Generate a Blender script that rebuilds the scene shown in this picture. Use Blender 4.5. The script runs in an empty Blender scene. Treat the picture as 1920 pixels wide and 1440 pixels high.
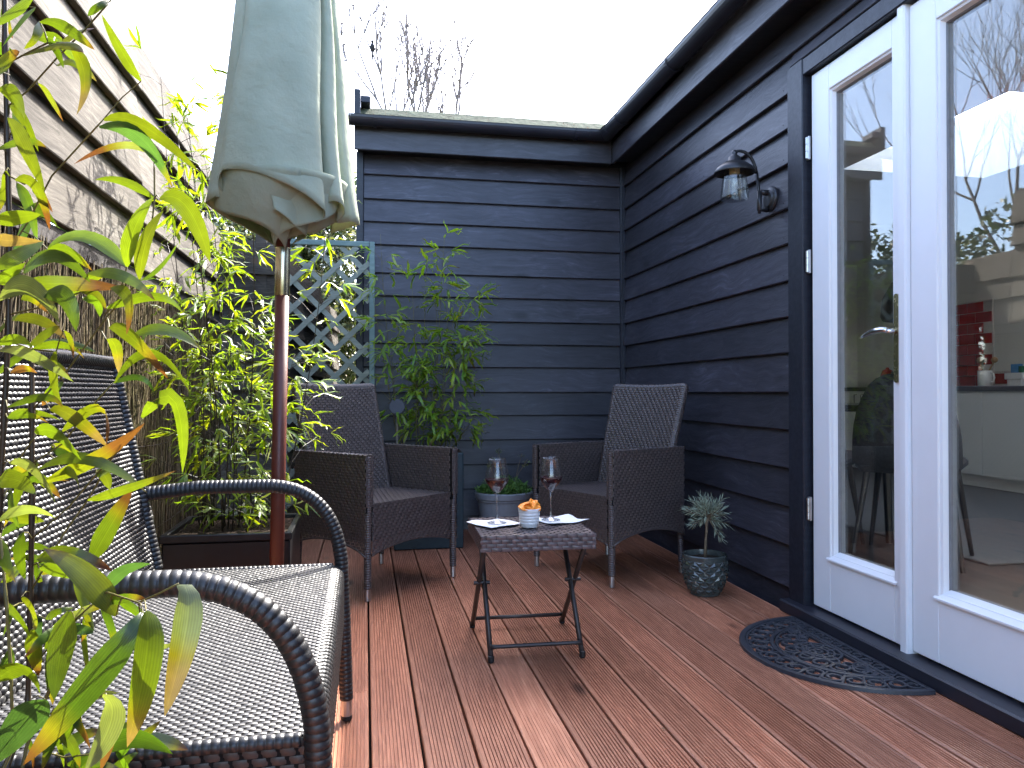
import bpy, math, random
import numpy as np
from mathutils import Vector, Matrix, Euler
random.seed(7); rng = np.random.default_rng(11)
sc = bpy.context.scene
COL = sc.collection
PI = math.pi; R = math.radians

# ------------------------------------------------------------------ camera, world, sun, exposure
CAMZ, YAW, PITCH = 0.95, R(10.8), R(0.6)
cam = bpy.data.cameras.new('camera'); camo = bpy.data.objects.new('camera', cam); COL.objects.link(camo)
camo.location = (0, 0, CAMZ); camo.rotation_euler = (R(90) + PITCH, 0, -YAW)
cam.sensor_width = 36; cam.lens = 36 * 1442 / 1920; cam.clip_end = 400; cam.clip_start = 0.02
sc.camera = camo

SUNV = Vector((0.60, 0.82, 1.0)).normalized()          # towards the sun
EL = math.asin(SUNV.z); AZ = math.atan2(SUNV.x, SUNV.y)  # azimuth clockwise from +Y
w = bpy.data.worlds.new('World'); sc.world = w; w.use_nodes = True
nt = w.node_tree; nt.nodes.clear()
sky = nt.nodes.new('ShaderNodeTexSky'); sky.sky_type = 'NISHITA'; sky.sun_disc = False
sky.sun_elevation = EL; sky.sun_rotation = AZ; sky.air_density = 0.75; sky.dust_density = 2.6; sky.ozone_density = 1.0
bg = nt.nodes.new('ShaderNodeBackground'); bg.inputs[1].default_value = 0.15
wo = nt.nodes.new('ShaderNodeOutputWorld')
nt.links.new(sky.outputs[0], bg.inputs[0]); nt.links.new(bg.outputs[0], wo.inputs[0])
sl = bpy.data.lights.new('sun', 'SUN'); sl.energy = 2.0; sl.angle = R(0.5); sl.color = (1, .965, .90)
so = bpy.data.objects.new('sun', sl); COL.objects.link(so)
so.rotation_euler = SUNV.to_track_quat('Z', 'Y').to_euler(); so.location = (6, 8, 12)
vs = sc.view_settings; vs.view_transform = 'Standard'; vs.look = 'None'; vs.gamma = 1; vs.use_curve_mapping = False
vs.exposure = 3.15
cy = sc.cycles; cy.max_bounces = 10; cy.diffuse_bounces = 5; cy.glossy_bounces = 5; cy.transmission_bounces = 8
cy.transparent_max_bounces = 24; cy.caustics_reflective = False; cy.caustics_refractive = False
cy.sample_clamp_indirect = 6
try:
    cy.use_denoising = True; cy.denoiser = 'OPENIMAGEDENOISE'
except Exception: pass

# ------------------------------------------------------------------ pixel helper (to read positions off the photograph)
_r = np.array([math.cos(YAW), -math.sin(YAW), 0.]); _f0 = np.array([math.sin(YAW), math.cos(YAW), 0.])
_f = _f0 * math.cos(PITCH) + np.array([0, 0, math.sin(PITCH)]); _u = np.cross(_r, _f)
def at(x, y, d):
    """world point at depth d seen at photograph pixel x, y"""
    v = _f + (x - 960) / 1442 * _r - (y - 720) / 1442 * _u
    return np.array([0, 0, CAMZ]) + v * d

# ------------------------------------------------------------------ materials
def mat(name):
    m = bpy.data.materials.new(name); m.use_nodes = True
    n = m.node_tree.nodes; n.clear()
    o = n.new('ShaderNodeOutputMaterial')
    return m, m.node_tree, o
def N(t, typ, **kw):
    n = t.nodes.new(typ)
    for k, v in kw.items():
        if k.startswith('i_'):
            key = k[2:]; key = int(key) if key.isdigit() else key.replace('_', ' ')
            n.inputs[key].default_value = v
        else: setattr(n, k, v)
    return n
def L(t, a, b): t.links.new(a, b)
def ramp(t, fac, stops, interp='LINEAR'):
    r = t.nodes.new('ShaderNodeValToRGB'); e = r.color_ramp.elements; r.color_ramp.interpolation = interp
    while len(e) < len(stops): e.new(.5)
    for k, (p, c) in enumerate(stops):
        e[k].position = p; e[k].color = (*c, 1) if len(c) == 3 else c
    if fac is not None: L(t, fac, r.inputs[0])
    return r
def coords(t, scale=(1, 1, 1), rand=True, src='Object'):
    tc = N(t, 'ShaderNodeTexCoord'); mp = N(t, 'ShaderNodeMapping'); mp.inputs['Scale'].default_value = scale
    if rand:
        oi = N(t, 'ShaderNodeObjectInfo'); va = N(t, 'ShaderNodeVectorMath', operation='MULTIPLY_ADD')
        cb = N(t, 'ShaderNodeCombineXYZ'); 
        for k in range(3): L(t, oi.outputs['Random'], cb.inputs[k])
        va.inputs[1].default_value = (37.3, 51.7, 23.9)
        L(t, cb.outputs[0], va.inputs[0]); L(t, tc.outputs[src], va.inputs[2])
        L(t, va.outputs[0], mp.inputs[0])
    else: L(t, tc.outputs[src], mp.inputs[0])
    return mp.outputs[0]
def principled(t, o, **kw):
    b = N(t, 'ShaderNodeBsdfPrincipled')
    for k, v in kw.items(): b.inputs[k.replace('_', ' ')].default_value = v
    L(t, b.outputs[0], o.inputs[0]); return b
def bump(t, b, h, strength=.3, dist=.01):
    n = N(t, 'ShaderNodeBump', i_Strength=strength, i_Distance=dist); L(t, h, n.inputs['Height']); L(t, n.outputs[0], b.inputs['Normal']); return n

def wood(name, dark, light, rough=.6, gscale=(1.2, 14, 14), bstr=.35, knots=True, patch=.5, spec=.4, varied=.25, knotcol=None, hi=None):
    m, t, o = mat(name); b = principled(t, o, Roughness=rough, Specular_IOR_Level=spec)
    c = coords(t, (1, 1, 1)); 
    mp = N(t, 'ShaderNodeMapping'); mp.inputs['Scale'].default_value = gscale; L(t, c, mp.inputs[0])
    warp = N(t, 'ShaderNodeTexNoise', i_Scale=2.2, i_Detail=2); L(t, c, warp.inputs['Vector'])
    add = N(t, 'ShaderNodeVectorMath', operation='MULTIPLY_ADD'); add.inputs[1].default_value = (0, 2.6, 2.6)
    L(t, warp.outputs['Color'], add.inputs[0]); L(t, mp.outputs[0], add.inputs[2])
    g = N(t, 'ShaderNodeTexNoise', i_Scale=3.2, i_Detail=8, i_Roughness=.68); L(t, add.outputs[0], g.inputs['Vector'])
    pn = N(t, 'ShaderNodeTexNoise', i_Scale=1.7, i_Detail=4); L(t, c, pn.inputs['Vector'])
    mx = N(t, 'ShaderNodeMath', operation='MULTIPLY_ADD'); mx.inputs[1].default_value = patch; L(t, pn.outputs[0], mx.inputs[0])
    ms = N(t, 'ShaderNodeMath', operation='MULTIPLY'); ms.inputs[1].default_value = 1 - patch * .5; L(t, g.outputs[0], ms.inputs[0]); L(t, ms.outputs[0], mx.inputs[2])
    mid = tuple((a + q) / 2 for a, q in zip(dark, light))
    mm = .5 * patch + .5 * (1 - patch * .5)
    stops = [(mm - .15, dark), (mm - .01, mid), (mm + .09, light)]
    if hi: stops.append((mm + .18, hi))
    rp = ramp(t, mx.outputs[0], stops)
    col = rp.outputs[0]
    if knots:
        mk = N(t, 'ShaderNodeMapping'); mk.inputs['Scale'].default_value = (1.6, 4.0, 4.0); L(t, c, mk.inputs[0])
        v = N(t, 'ShaderNodeTexVoronoi', i_Scale=1.0); L(t, mk.outputs[0], v.inputs['Vector'])
        kr = ramp(t, v.outputs['Distance'], [(.05, (1, 1, 1)), (.13, (0, 0, 0))])
        mixk = N(t, 'ShaderNodeMix', data_type='RGBA'); L(t, kr.outputs[0], mixk.inputs[0]); L(t, col, mixk.inputs[6])
        mixk.inputs[7].default_value = (*(knotcol or tuple(x * .55 for x in dark)), 1); col = mixk.outputs[2]
    oi = N(t, 'ShaderNodeObjectInfo'); hv = N(t, 'ShaderNodeHueSaturation')
    mr = N(t, 'ShaderNodeMapRange'); mr.inputs[3].default_value = 1 - varied; mr.inputs[4].default_value = 1 + varied
    L(t, oi.outputs['Random'], mr.inputs[0]); L(t, mr.outputs[0], hv.inputs['Value']); L(t, col, hv.inputs['Color'])
    L(t, hv.outputs[0], b.inputs['Base Color'])
    rr = N(t, 'ShaderNodeMapRange'); rr.inputs[3].default_value = rough + .12; rr.inputs[4].default_value = rough - .12; L(t, mx.outputs[0], rr.inputs[0]); L(t, rr.outputs[0], b.inputs['Roughness'])
    bump(t, b, g.outputs[0], bstr, .004)
    return m
def plain(name, col, rough=.5, spec=.5, metal=0, noise=.12, nscale=30, bstr=.0, coat=0, bdist=.002):
    m, t, o = mat(name); b = principled(t, o, Roughness=rough, Specular_IOR_Level=spec, Metallic=metal, Coat_Weight=coat)
    c = coords(t); n = N(t, 'ShaderNodeTexNoise', i_Scale=nscale, i_Detail=5, i_Roughness=.6); L(t, c, n.inputs['Vector'])
    r = ramp(t, n.outputs[0], [(.3, tuple(x * (1 - noise) for x in col)), (.7, tuple(min(1, x * (1 + noise)) for x in col))])
    L(t, r.outputs[0], b.inputs['Base Color'])
    mr = N(t, 'ShaderNodeMapRange'); mr.inputs[3].default_value = max(.02, rough - .06); mr.inputs[4].default_value = min(1, rough + .08); L(t, n.outputs[0], mr.inputs[0]); L(t, mr.outputs[0], b.inputs['Roughness'])
    if bstr: bump(t, b, n.outputs[0], bstr, bdist)
    return m

M = {}
M['black_wood'] = wood('black_stained_wood', (.0195, .0182, .0240), (.040, .0378, .0490), .46, bstr=.5, patch=.5, spec=.5, hi=(.072, .070, .090), gscale=(1.0, 16, 16), varied=.3)
M['black_trim'] = wood('black_painted_trim', (.010, .011, .017), (.018, .020, .029), .45, bstr=.2, patch=.4, knots=False, varied=.05, spec=.4)
M['black_plastic'] = plain('black_gutter_plastic', (.018, .018, .026), .38, .5, noise=.2, nscale=9, bstr=.08)
M['roof'] = plain('mossy_roof_felt', (.075, .086, .056), .9, .2, noise=.5, nscale=22, bstr=.6, bdist=.01)
M['deck'] = wood('reddish_decking', (.265, .098, .052), (.455, .195, .112), .46, gscale=(.7, 26, 26), bstr=.3, patch=.35, knots=True, varied=.2, spec=.45, knotcol=(.05, .02, .015), hi=(.53, .255, .155))
M['joist'] = plain('under_deck', (.02, .014, .011), .9, .1)
M['fence'] = wood('weathered_fence_wood', (.050, .044, .036), (.125, .110, .090), .85, gscale=(1.1, 22, 22), bstr=.6, patch=.5, spec=.15, varied=.16, knotcol=(.13, .09, .06), hi=(.185, .168, .140))
M['rail_dark'] = wood('weathered_dark_rail', (.035, .032, .03), (.10, .09, .085), .8, gscale=(1.5, 25, 25), bstr=.6, spec=.2)
M['white_paint'] = plain('white_gloss_paint', (.80, .80, .81), .32, .5, noise=.02, nscale=6, bstr=.03)
M['rubber_seal'] = plain('grey_glazing_seal', (.18, .18, .19), .6)
M['chrome'] = plain('chrome', (.75, .75, .76), .12, .5, metal=1, noise=.03)
M['brass'] = plain('aged_brass_plate', (.42, .36, .22), .25, .5, metal=1, noise=.25, nscale=60)
M['brass_sleeve'] = plain('pale_brass_sleeve', (.62, .54, .36), .22, .5, metal=1, noise=.06)
M['steel'] = plain('brushed_steel', (.55, .54, .53), .35, .5, metal=1, noise=.08)
M['wicker_brown'] = plain('dark_brown_resin_wicker', (.080, .062, .058), .34, .6, noise=.4, nscale=70)
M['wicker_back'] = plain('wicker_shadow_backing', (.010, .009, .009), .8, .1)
M['wicker_black'] = plain('black_resin_wicker', (.019, .0185, .0195), .40, .55, noise=.3, nscale=60)
M['wicker_table'] = plain('grey_brown_resin_wicker', (.105, .080, .080), .33, .5, noise=.5, nscale=45)
M['table_metal'] = plain('dark_bronze_metal', (.055, .046, .043), .4, .5, metal=.5)
M['foot_plug'] = plain('black_foot_plug', (.01, .01, .01), .5)
M['pole_brown'] = plain('brown_painted_pole', (.10, .026, .016), .4, .45, noise=.12, nscale=14)
M['planter_black'] = plain('gloss_black_planter', (.007, .007, .008), .3, .5, noise=.2)
M['planter_teal'] = plain('dark_teal_planter', (.018, .035, .045), .5, .4, noise=.2)
M['soil'] = plain('potting_soil', (.035, .024, .017), .95, .1, noise=.6, nscale=60, bstr=.8, bdist=.02)
M['trellis_teal'] = wood('teal_painted_trellis', (.15, .22, .205), (.21, .29, .27), .7, bstr=.3, knots=False, patch=.4, varied=.06, spec=.2)
M['trellis_slat'] = wood('faded_sage_slat', (.20, .225, .185), (.29, .315, .265), .8, bstr=.4, knots=False, patch=.5, varied=.1, spec=.15)
M['pot_grey'] = plain('grey_plastic_pot', (.25, .255, .275), .5, .4, noise=.12, nscale=12)
M['pot_green'] = plain('glazed_green_pot', (.052, .060, .054), .24, .6, noise=.35, nscale=20, coat=.3)
M['rubber'] = plain('black_rubber_mat', (.030, .032, .040), .42, .5, noise=.25, nscale=50)
M['napkin'] = plain('white_paper_napkin', (.82, .83, .86), .9, .2, noise=.03, nscale=40, bstr=.15)
M['ceramic'] = plain('white_ceramic', (.80, .80, .80), .15, .5, noise=.02)
M['crisp'] = plain('orange_crisp', (.85, .26, .022), .5, .4, noise=.3, nscale=25, bstr=.3)
M['lamp_metal'] = plain('dark_grey_lamp_metal', (.035, .034, .037), .36, .5, metal=.4, noise=.2)
M['socket'] = plain('cream_lampholder', (.5, .42, .26), .5)
M['bark'] = plain('grey_bark', (.10, .085, .075), .9, .1, noise=.3, nscale=12)
M['bark_hazy'] = plain('haze_lightened_bark', (.20, .17, .16), .9, .1, noise=.2, nscale=12)  # distance haze on the far bare trees, painted in as a lighter bark colour
M['cane_dark'] = plain('dark_bamboo_cane', (.030, .020, .012), .4, .4, noise=.5, nscale=18)
M['cane_green'] = plain('olive_bamboo_cane', (.11, .095, .028), .5, .4, noise=.35, nscale=18)
M['stem'] = plain('brown_woody_stem', (.19, .14, .09), .8, .2, noise=.3, nscale=50)
M['plaster'] = plain('kitchen_white_wall', (.74, .73, .70), .9, .2, noise=.02, nscale=4)
M['cab_white'] = plain('white_gloss_cabinet', (.74, .75, .72), .3, .5, noise=.02, nscale=4)
M['counter'] = plain('black_worktop', (.02, .02, .022), .3, .5, noise=.3)
M['red_tile'] = plain('red_glazed_tile', (.36, .018, .022), .15, .5, noise=.15, nscale=6)
M['grout'] = plain('pale_grout', (.55, .50, .48), .9)
M['slate_floor'] = plain('dark_slate_floor', (.055, .052, .05), .5, .4, noise=.35, nscale=9)
M['grey_rug'] = plain('pale_grey_rug', (.20, .20, .195), .95, .1, noise=.08, nscale=60)
M['grey_fabric'] = plain('charcoal_chair_fabric', (.05, .05, .055), .9, .2, noise=.2, nscale=70)
M['dark_leg'] = plain('black_metal_leg', (.012, .012, .016), .4)
M['hood'] = plain('graphite_hood', (.10, .105, .105), .35, .5, metal=.3)
M['red_shade'] = plain('red_lamp_shade', (.62, .03, .03), .35)
M['utensil'] = plain('wooden_utensil', (.35, .22, .12), .7)
M['blue_box'] = plain('blue_sponge_box', (.05, .22, .45), .6)
M['green_bottle'] = plain('green_bottle_plastic', (.01, .12, .06), .3)
M['bird'] = plain('dark_feathers', (.02, .02, .025), .8)
M['label_grey'] = plain('slate_grey_disc', (.05, .055, .07), .6)
M['ground'] = plain('garden_soil_and_grass', (.06, .065, .03), .95, .1, noise=.5, nscale=1.5)
M['wire'] = plain('rusty_wire', (.05, .035, .025), .7)

def leafmat(name, trans=.5, rough=.38, spec=.5, tint=(1, 1, 1), tcol=1.5, varied=.14):
    m, t, o = mat(name)
    a = N(t, 'ShaderNodeVertexColor', layer_name='Col')
    oi = N(t, 'ShaderNodeObjectInfo'); hv = N(t, 'ShaderNodeHueSaturation')
    mr = N(t, 'ShaderNodeMapRange'); mr.inputs[3].default_value = 1 - varied; mr.inputs[4].default_value = 1 + varied; L(t, oi.outputs['Random'], mr.inputs[0]); L(t, mr.outputs[0], hv.inputs['Value'])
    mh = N(t, 'ShaderNodeMapRange'); mh.inputs[3].default_value = .485; mh.inputs[4].default_value = .512; L(t, oi.outputs['Random'], mh.inputs[0]); L(t, mh.outputs[0], hv.inputs['Hue'])
    c = coords(t, (1, 1, 1)); n = N(t, 'ShaderNodeTexNoise', i_Scale=45, i_Detail=3); L(t, c, n.inputs['Vector'])
    nr = ramp(t, n.outputs[0], [(.3, (.82, .82, .82)), (.7, (1.12, 1.12, 1.12))])
    mu = N(t, 'ShaderNodeMix', data_type='RGBA', blend_type='MULTIPLY'); mu.inputs[0].default_value = 1
    at_ = N(t, 'ShaderNodeAttribute', attribute_name='cross'); sx_ = N(t, 'ShaderNodeMath', operation='MULTIPLY'); sx_.inputs[1].default_value = 34; L(t, at_.outputs['Fac'], sx_.inputs[0])
    sn = N(t, 'ShaderNodeMath', operation='SINE'); L(t, sx_.outputs[0], sn.inputs[0])
    ab_ = N(t, 'ShaderNodeMath', operation='ABSOLUTE'); L(t, at_.outputs['Fac'], ab_.inputs[0])
    rb_ = ramp(t, ab_.outputs[0], [(0.0, (1.25, 1.25, 1.15)), (.10, (1, 1, 1))]); vr = N(t, 'ShaderNodeMapRange'); vr.inputs[1].default_value = -1; vr.inputs[3].default_value = .86; vr.inputs[4].default_value = 1.08; L(t, sn.outputs[0], vr.inputs[0])
    mv = N(t, 'ShaderNodeMix', data_type='RGBA', blend_type='MULTIPLY'); mv.inputs[0].default_value = 1; L(t, a.outputs[0], mv.inputs[6]); L(t, rb_.outputs[0], mv.inputs[7])
    mw = N(t, 'ShaderNodeVectorMath', operation='SCALE'); L(t, mv.outputs[2], mw.inputs[0]); L(t, vr.outputs[0], mw.inputs['Scale'])
    L(t, mw.outputs[0], hv.inputs['Color']); L(t, hv.outputs[0], mu.inputs[6]); L(t, nr.outputs[0], mu.inputs[7])
    b = N(t, 'ShaderNodeBsdfPrincipled', i_Roughness=rough); b.inputs['Specular IOR Level'].default_value = spec
    bump(t, b, sn.outputs[0], .12, .0006)
    L(t, mu.outputs[2], b.inputs['Base Color'])
    tr = N(t, 'ShaderNodeBsdfTranslucent'); tm = N(t, 'ShaderNodeMix', data_type='RGBA', blend_type='MULTIPLY'); tm.inputs[0].default_value = 1
    tm.inputs[7].default_value = (tcol * tint[0], tcol * tint[1], tcol * tint[2], 1); L(t, mu.outputs[2], tm.inputs[6]); L(t, tm.outputs[2], tr.inputs[0])
    mi = N(t, 'ShaderNodeMixShader'); mi.inputs[0].default_value = trans
    L(t, b.outputs[0], mi.inputs[1]); L(t, tr.outputs[0], mi.inputs[2]); L(t, mi.outputs[0], o.inputs[0])
    return m
M['leaf'] = leafmat('bamboo_leaf', .46, .30, .6, (1.16, 1.14, .26), 1.4)
M['leaf_shrub'] = leafmat('glossy_shrub_leaf', .3, .35, .5, (1.1, 1.1, .5), 1.3)
M['leaf_herb'] = leafmat('herb_leaf', .3, .5, .3)
M['lavender'] = leafmat('silver_lavender_leaf', .25, .7, .2, (1, 1, .8), 1.1)

def fabric():
    m, t, o = mat('sage_green_canvas')
    c = coords(t, rand=False); n = N(t, 'ShaderNodeTexNoise', i_Scale=7, i_Detail=5); L(t, c, n.inputs['Vector'])
    r = ramp(t, n.outputs[0], [(.3, (.42, .47, .36)), (.7, (.50, .545, .42))])
    wv = N(t, 'ShaderNodeTexNoise', i_Scale=500, i_Detail=2); L(t, c, wv.inputs['Vector'])
    b = N(t, 'ShaderNodeBsdfPrincipled', i_Roughness=.85); b.inputs['Specular IOR Level'].default_value = .2; L(t, r.outputs[0], b.inputs['Base Color'])
    n2 = N(t, 'ShaderNodeTexNoise', i_Scale=9, i_Detail=4, i_Roughness=.55); L(t, c, n2.inputs['Vector'])
    ad = N(t, 'ShaderNodeMath', operation='MULTIPLY_ADD'); ad.inputs[1].default_value = .06; L(t, wv.outputs[0], ad.inputs[0]); L(t, n2.outputs[0], ad.inputs[2])
    bump(t, b, ad.outputs[0], .55, .025)
    tr = N(t, 'ShaderNodeBsdfTranslucent'); tr.inputs[0].default_value = (.46, .50, .32, 1)
    mi = N(t, 'ShaderNodeMixShader'); mi.inputs[0].default_value = .3
    L(t, b.outputs[0], mi.inputs[1]); L(t, tr.outputs[0], mi.inputs[2]); L(t, mi.outputs[0], o.inputs[0]); return m
M['fabric'] = fabric()
def pane_mat(name, f0=.06, tint=(.93, .96, .95)):
    m, t, o = mat(name)
    g = N(t, 'ShaderNodeNewGeometry'); d = N(t, 'ShaderNodeVectorMath', operation='DOT_PRODUCT'); L(t, g.outputs['Normal'], d.inputs[0]); L(t, g.outputs['Incoming'], d.inputs[1])
    ab = N(t, 'ShaderNodeMath', operation='ABSOLUTE'); L(t, d.outputs['Value'], ab.inputs[0])
    su = N(t, 'ShaderNodeMath', operation='SUBTRACT'); su.inputs[0].default_value = 1; L(t, ab.outputs[0], su.inputs[1])
    pw = N(t, 'ShaderNodeMath', operation='POWER'); pw.inputs[1].default_value = 5; L(t, su.outputs[0], pw.inputs[0])
    ma = N(t, 'ShaderNodeMath', operation='MULTIPLY_ADD'); ma.inputs[1].default_value = 1 - f0; ma.inputs[2].default_value = f0; L(t, pw.outputs[0], ma.inputs[0])
    tr = N(t, 'ShaderNodeBsdfTransparent'); tr.inputs[0].default_value = (*tint, 1)
    gl = N(t, 'ShaderNodeBsdfGlossy', i_Roughness=0.0)
    mi = N(t, 'ShaderNodeMixShader'); L(t, ma.outputs[0], mi.inputs[0]); L(t, tr.outputs[0], mi.inputs[1]); L(t, gl.outputs[0], mi.inputs[2]); L(t, mi.outputs[0], o.inputs[0]); return m
M['pane'] = pane_mat('double_glazing', .11)
M['lamp_glass'] = pane_mat('lamp_glass', .05, (.97, .98, .97))
M['glass_stem'] = pane_mat('wine_glass_stem', .13, (.93, .94, .95))
M['wineglass'] = pane_mat('thin_wine_glass', .045, (.985, .99, .99))
def wine():
    m, t, o = mat('red_wine'); b = principled(t, o, Roughness=.05, Specular_IOR_Level=.25); b.inputs['Base Color'].default_value = (.022, .001, .003, 1); return m
M['wine'] = wine()
def brush():
    m, t, o = mat('dry_brushwood'); b = principled(t, o, Roughness=.9, Specular_IOR_Level=.15)
    a = N(t, 'ShaderNodeVertexColor', layer_name='Col'); L(t, a.outputs[0], b.inputs['Base Color']); return m
M['brush'] = brush()
M['brush_back'] = plain('brushwood_backing', (.035, .027, .018), .95, .05, noise=.5, nscale=40)

# ------------------------------------------------------------------ mesh helpers
class MB:
    def __init__(s): s.v = []; s.f = []; s.c = None
    def add(s, v, f):
        k = len(s.v); s.v += [tuple(map(float, p)) for p in v]; s.f += [tuple(i + k for i in q) for q in f]; return s
    def box(s, x0, x1, y0, y1, z0, z1):
        return s.add([(x0,y0,z0),(x1,y0,z0),(x1,y1,z0),(x0,y1,z0),(x0,y0,z1),(x1,y0,z1),(x1,y1,z1),(x0,y1,z1)],
                     [(0,3,2,1),(4,5,6,7),(0,1,5,4),(1,2,6,5),(2,3,7,6),(3,0,4,7)])
    def bbox(s, x0, x1, y0, y1, z0, z1, b=.004):
        """box with chamfered edges"""
        lo = np.array([x0, y0, z0]); hi = np.array([x1, y1, z1]); V = []; idx = {}
        for sx in (0, 1):
            for sy in (0, 1):
                for sz in (0, 1):
                    c = np.where([sx, sy, sz], hi, lo); d = np.where([sx, sy, sz], -b, b)
                    for a in range(3):
                        p = c + d; p[a] = c[a]; idx[(sx, sy, sz, a)] = len(V); V.append(tuple(p))
        F = []
        I = lambda a, b_, c, k: idx[(a, b_, c, k)]
        F += [(I(0,0,0,0),I(0,0,1,0),I(0,1,1,0),I(0,1,0,0)),(I(1,0,0,0),I(1,1,0,0),I(1,1,1,0),I(1,0,1,0)),
              (I(0,0,0,1),I(1,0,0,1),I(1,0,1,1),I(0,0,1,1)),(I(0,1,0,1),I(0,1,1,1),I(1,1,1,1),I(1,1,0,1)),
              (I(0,0,0,2),I(0,1,0,2),I(1,1,0,2),I(1,0,0,2)),(I(0,0,1,2),I(1,0,1,2),I(1,1,1,2),I(0,1,1,2))]
        for sy in (0,1):
            for sz in (0,1): F.append((I(0,sy,sz,1),I(1,sy,sz,1),I(1,sy,sz,2),I(0,sy,sz,2)) if True else 0)
        for sx in (0,1):
            for sz in (0,1): F.append((I(sx,0,sz,0),I(sx,1,sz,0),I(sx,1,sz,2),I(sx,0,sz,2)))
            for sy in (0,1): F.append((I(sx,sy,0,0),I(sx,sy,1,0),I(sx,sy,1,1),I(sx,sy,0,1)))
        for sx in (0,1):
            for sy in (0,1):
                for sz in (0,1): F.append((I(sx,sy,sz,0),I(sx,sy,sz,1),I(sx,sy,sz,2)))
        return s.add(V, F)
    def bar(s, a, b, w, h, up=(0, 0, 1)):
        a = Vector(a); b = Vector(b); d = (b - a).normalized(); u = Vector(up)
        x = d.cross(u); x = x.normalized() if x.length > 1e-5 else Vector((1, 0, 0)); u = x.cross(d).normalized()
        V = [p + x * sx * w / 2 + u * sz * h / 2 for p in (a, b) for sx, sz in ((-1,-1),(1,-1),(1,1),(-1,1))]
        return s.add(V, [(0,1,2,3),(7,6,5,4),(0,4,5,1),(1,5,6,2),(2,6,7,3),(3,7,4,0)])
    def tube(s, pts, rad, n=8, cap=True):
        P = [Vector(p) for p in pts]; m = len(P); rad = [rad] * m if not hasattr(rad, '__len__') else rad
        T = [(P[min(i + 1, m - 1)] - P[max(i - 1, 0)]).normalized() for i in range(m)]
        ref = Vector((0, 0, 1)) if abs(T[0].z) < .9 else Vector((1, 0, 0))
        x = T[0].cross(ref).normalized(); V = []; F = []
        for i in range(m):
            x = (x - T[i] * x.dot(T[i])); x = x.normalized() if x.length > 1e-6 else T[i].orthogonal().normalized(); y = T[i].cross(x)
            for k in range(n):
                a = 2 * PI * k / n; V.append(P[i] + (x * math.cos(a) + y * math.sin(a)) * rad[i])
        for i in range(m - 1):
            for k in range(n):
                F.append((i*n+k, i*n+(k+1)%n, (i+1)*n+(k+1)%n, (i+1)*n+k))
        if cap: F += [tuple(range(n - 1, -1, -1)), tuple(range((m-1)*n, m*n))]
        return s.add(V, F)
    def lathe(s, prof, n=24, c=(0, 0, 0), capb=True, capt=False):
        V = []; F = []
        for r, z in prof:
            for k in range(n): a = 2*PI*k/n; V.append((c[0]+r*math.cos(a), c[1]+r*math.sin(a), c[2]+z))
        for i in range(len(prof) - 1):
            for k in range(n): F.append((i*n+k, i*n+(k+1)%n, (i+1)*n+(k+1)%n, (i+1)*n+k))
        if capb: F.append(tuple(range(n - 1, -1, -1)))
        if capt: F.append(tuple(range((len(prof)-1)*n, len(prof)*n)))
        return s.add(V, F)
    def prism(s, poly, x0, x1):
        """poly in (y,z), extruded along x"""
        n = len(poly); V = [(x0, y, z) for y, z in poly] + [(x1, y, z) for y, z in poly]
        return s.add(V, [tuple(range(n - 1, -1, -1)), tuple(range(n, 2*n))] + [(i, (i+1)%n, n+(i+1)%n, n+i) for i in range(n)])
    def mesh(s, name, smooth=False):
        me = bpy.data.meshes.new(name); me.from_pydata(s.v, [], s.f); me.validate(); me.update()
        if smooth: me.polygons.foreach_set('use_smooth', [True] * len(me.polygons))
        return me
def npmesh(name, V, F, smooth=True, col=None, blade=False):
    V = np.ascontiguousarray(V, dtype=np.float32); F = np.ascontiguousarray(F, dtype=np.int32)
    me = bpy.data.meshes.new(name); k = F.shape[1]
    me.vertices.add(len(V)); me.vertices.foreach_set('co', V.ravel())
    me.loops.add(F.size); me.loops.foreach_set('vertex_index', F.ravel())
    me.polygons.add(len(F)); me.polygons.foreach_set('loop_start', np.arange(0, F.size, k, dtype=np.int32))
    me.update(calc_edges=True)
    if smooth: me.polygons.foreach_set('use_smooth', np.ones(len(F), bool))
    if col is not None:
        a = me.color_attributes.new('Col', 'FLOAT_COLOR', 'POINT')
        c = np.ones((len(V), 4), np.float32); c[:, :3] = col; a.data.foreach_set('color', c.ravel())
        if blade:
            x = me.attributes.new('cross', 'FLOAT', 'POINT'); x.data.foreach_set('value', np.tile(np.array([-1, 0, 1], np.float32), len(V) // 3))
    return me
def setcol(me, cols):
    a = me.color_attributes.new('Col', 'FLOAT_COLOR', 'POINT'); c = np.ones((len(me.vertices), 4), np.float32); c[:, :3] = cols
    a.data.foreach_set('color', c.ravel())
def ob(name, me, m=None, parent=None, loc=None, rot=None, smooth=False, mtx=None):
    if isinstance(me, MB): me = me.mesh(name, smooth)
    if m is not None and not me.materials: me.materials.append(M[m] if isinstance(m, str) else m)
    o = bpy.data.objects.new(name, me); COL.objects.link(o)
    if parent is not None: o.parent = parent
    if loc is not None: o.location = loc
    if rot is not None: o.rotation_euler = rot
    if mtx is not None: o.matrix_local = mtx
    return o
def tag(o, label=None, cat=None, group=None, kind=None):
    if label: o['label'] = label
    if cat: o['category'] = cat
    if group: o['group'] = group
    if kind: o['kind'] = kind
    return o
def thing(name, label, cat, loc=(0, 0, 0), rz=0, group=None):
    o = bpy.data.objects.new(name, None); COL.objects.link(o); o.location = loc; o.rotation_euler = (0, 0, rz); o.empty_display_size = .05
    return tag(o, label, cat, group)
def part(name, parent, loc=None):
    o = bpy.data.objects.new(name, None); COL.objects.link(o); o.parent = parent; o.empty_display_size = .05
    if loc: o.location = loc
    return o
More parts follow.
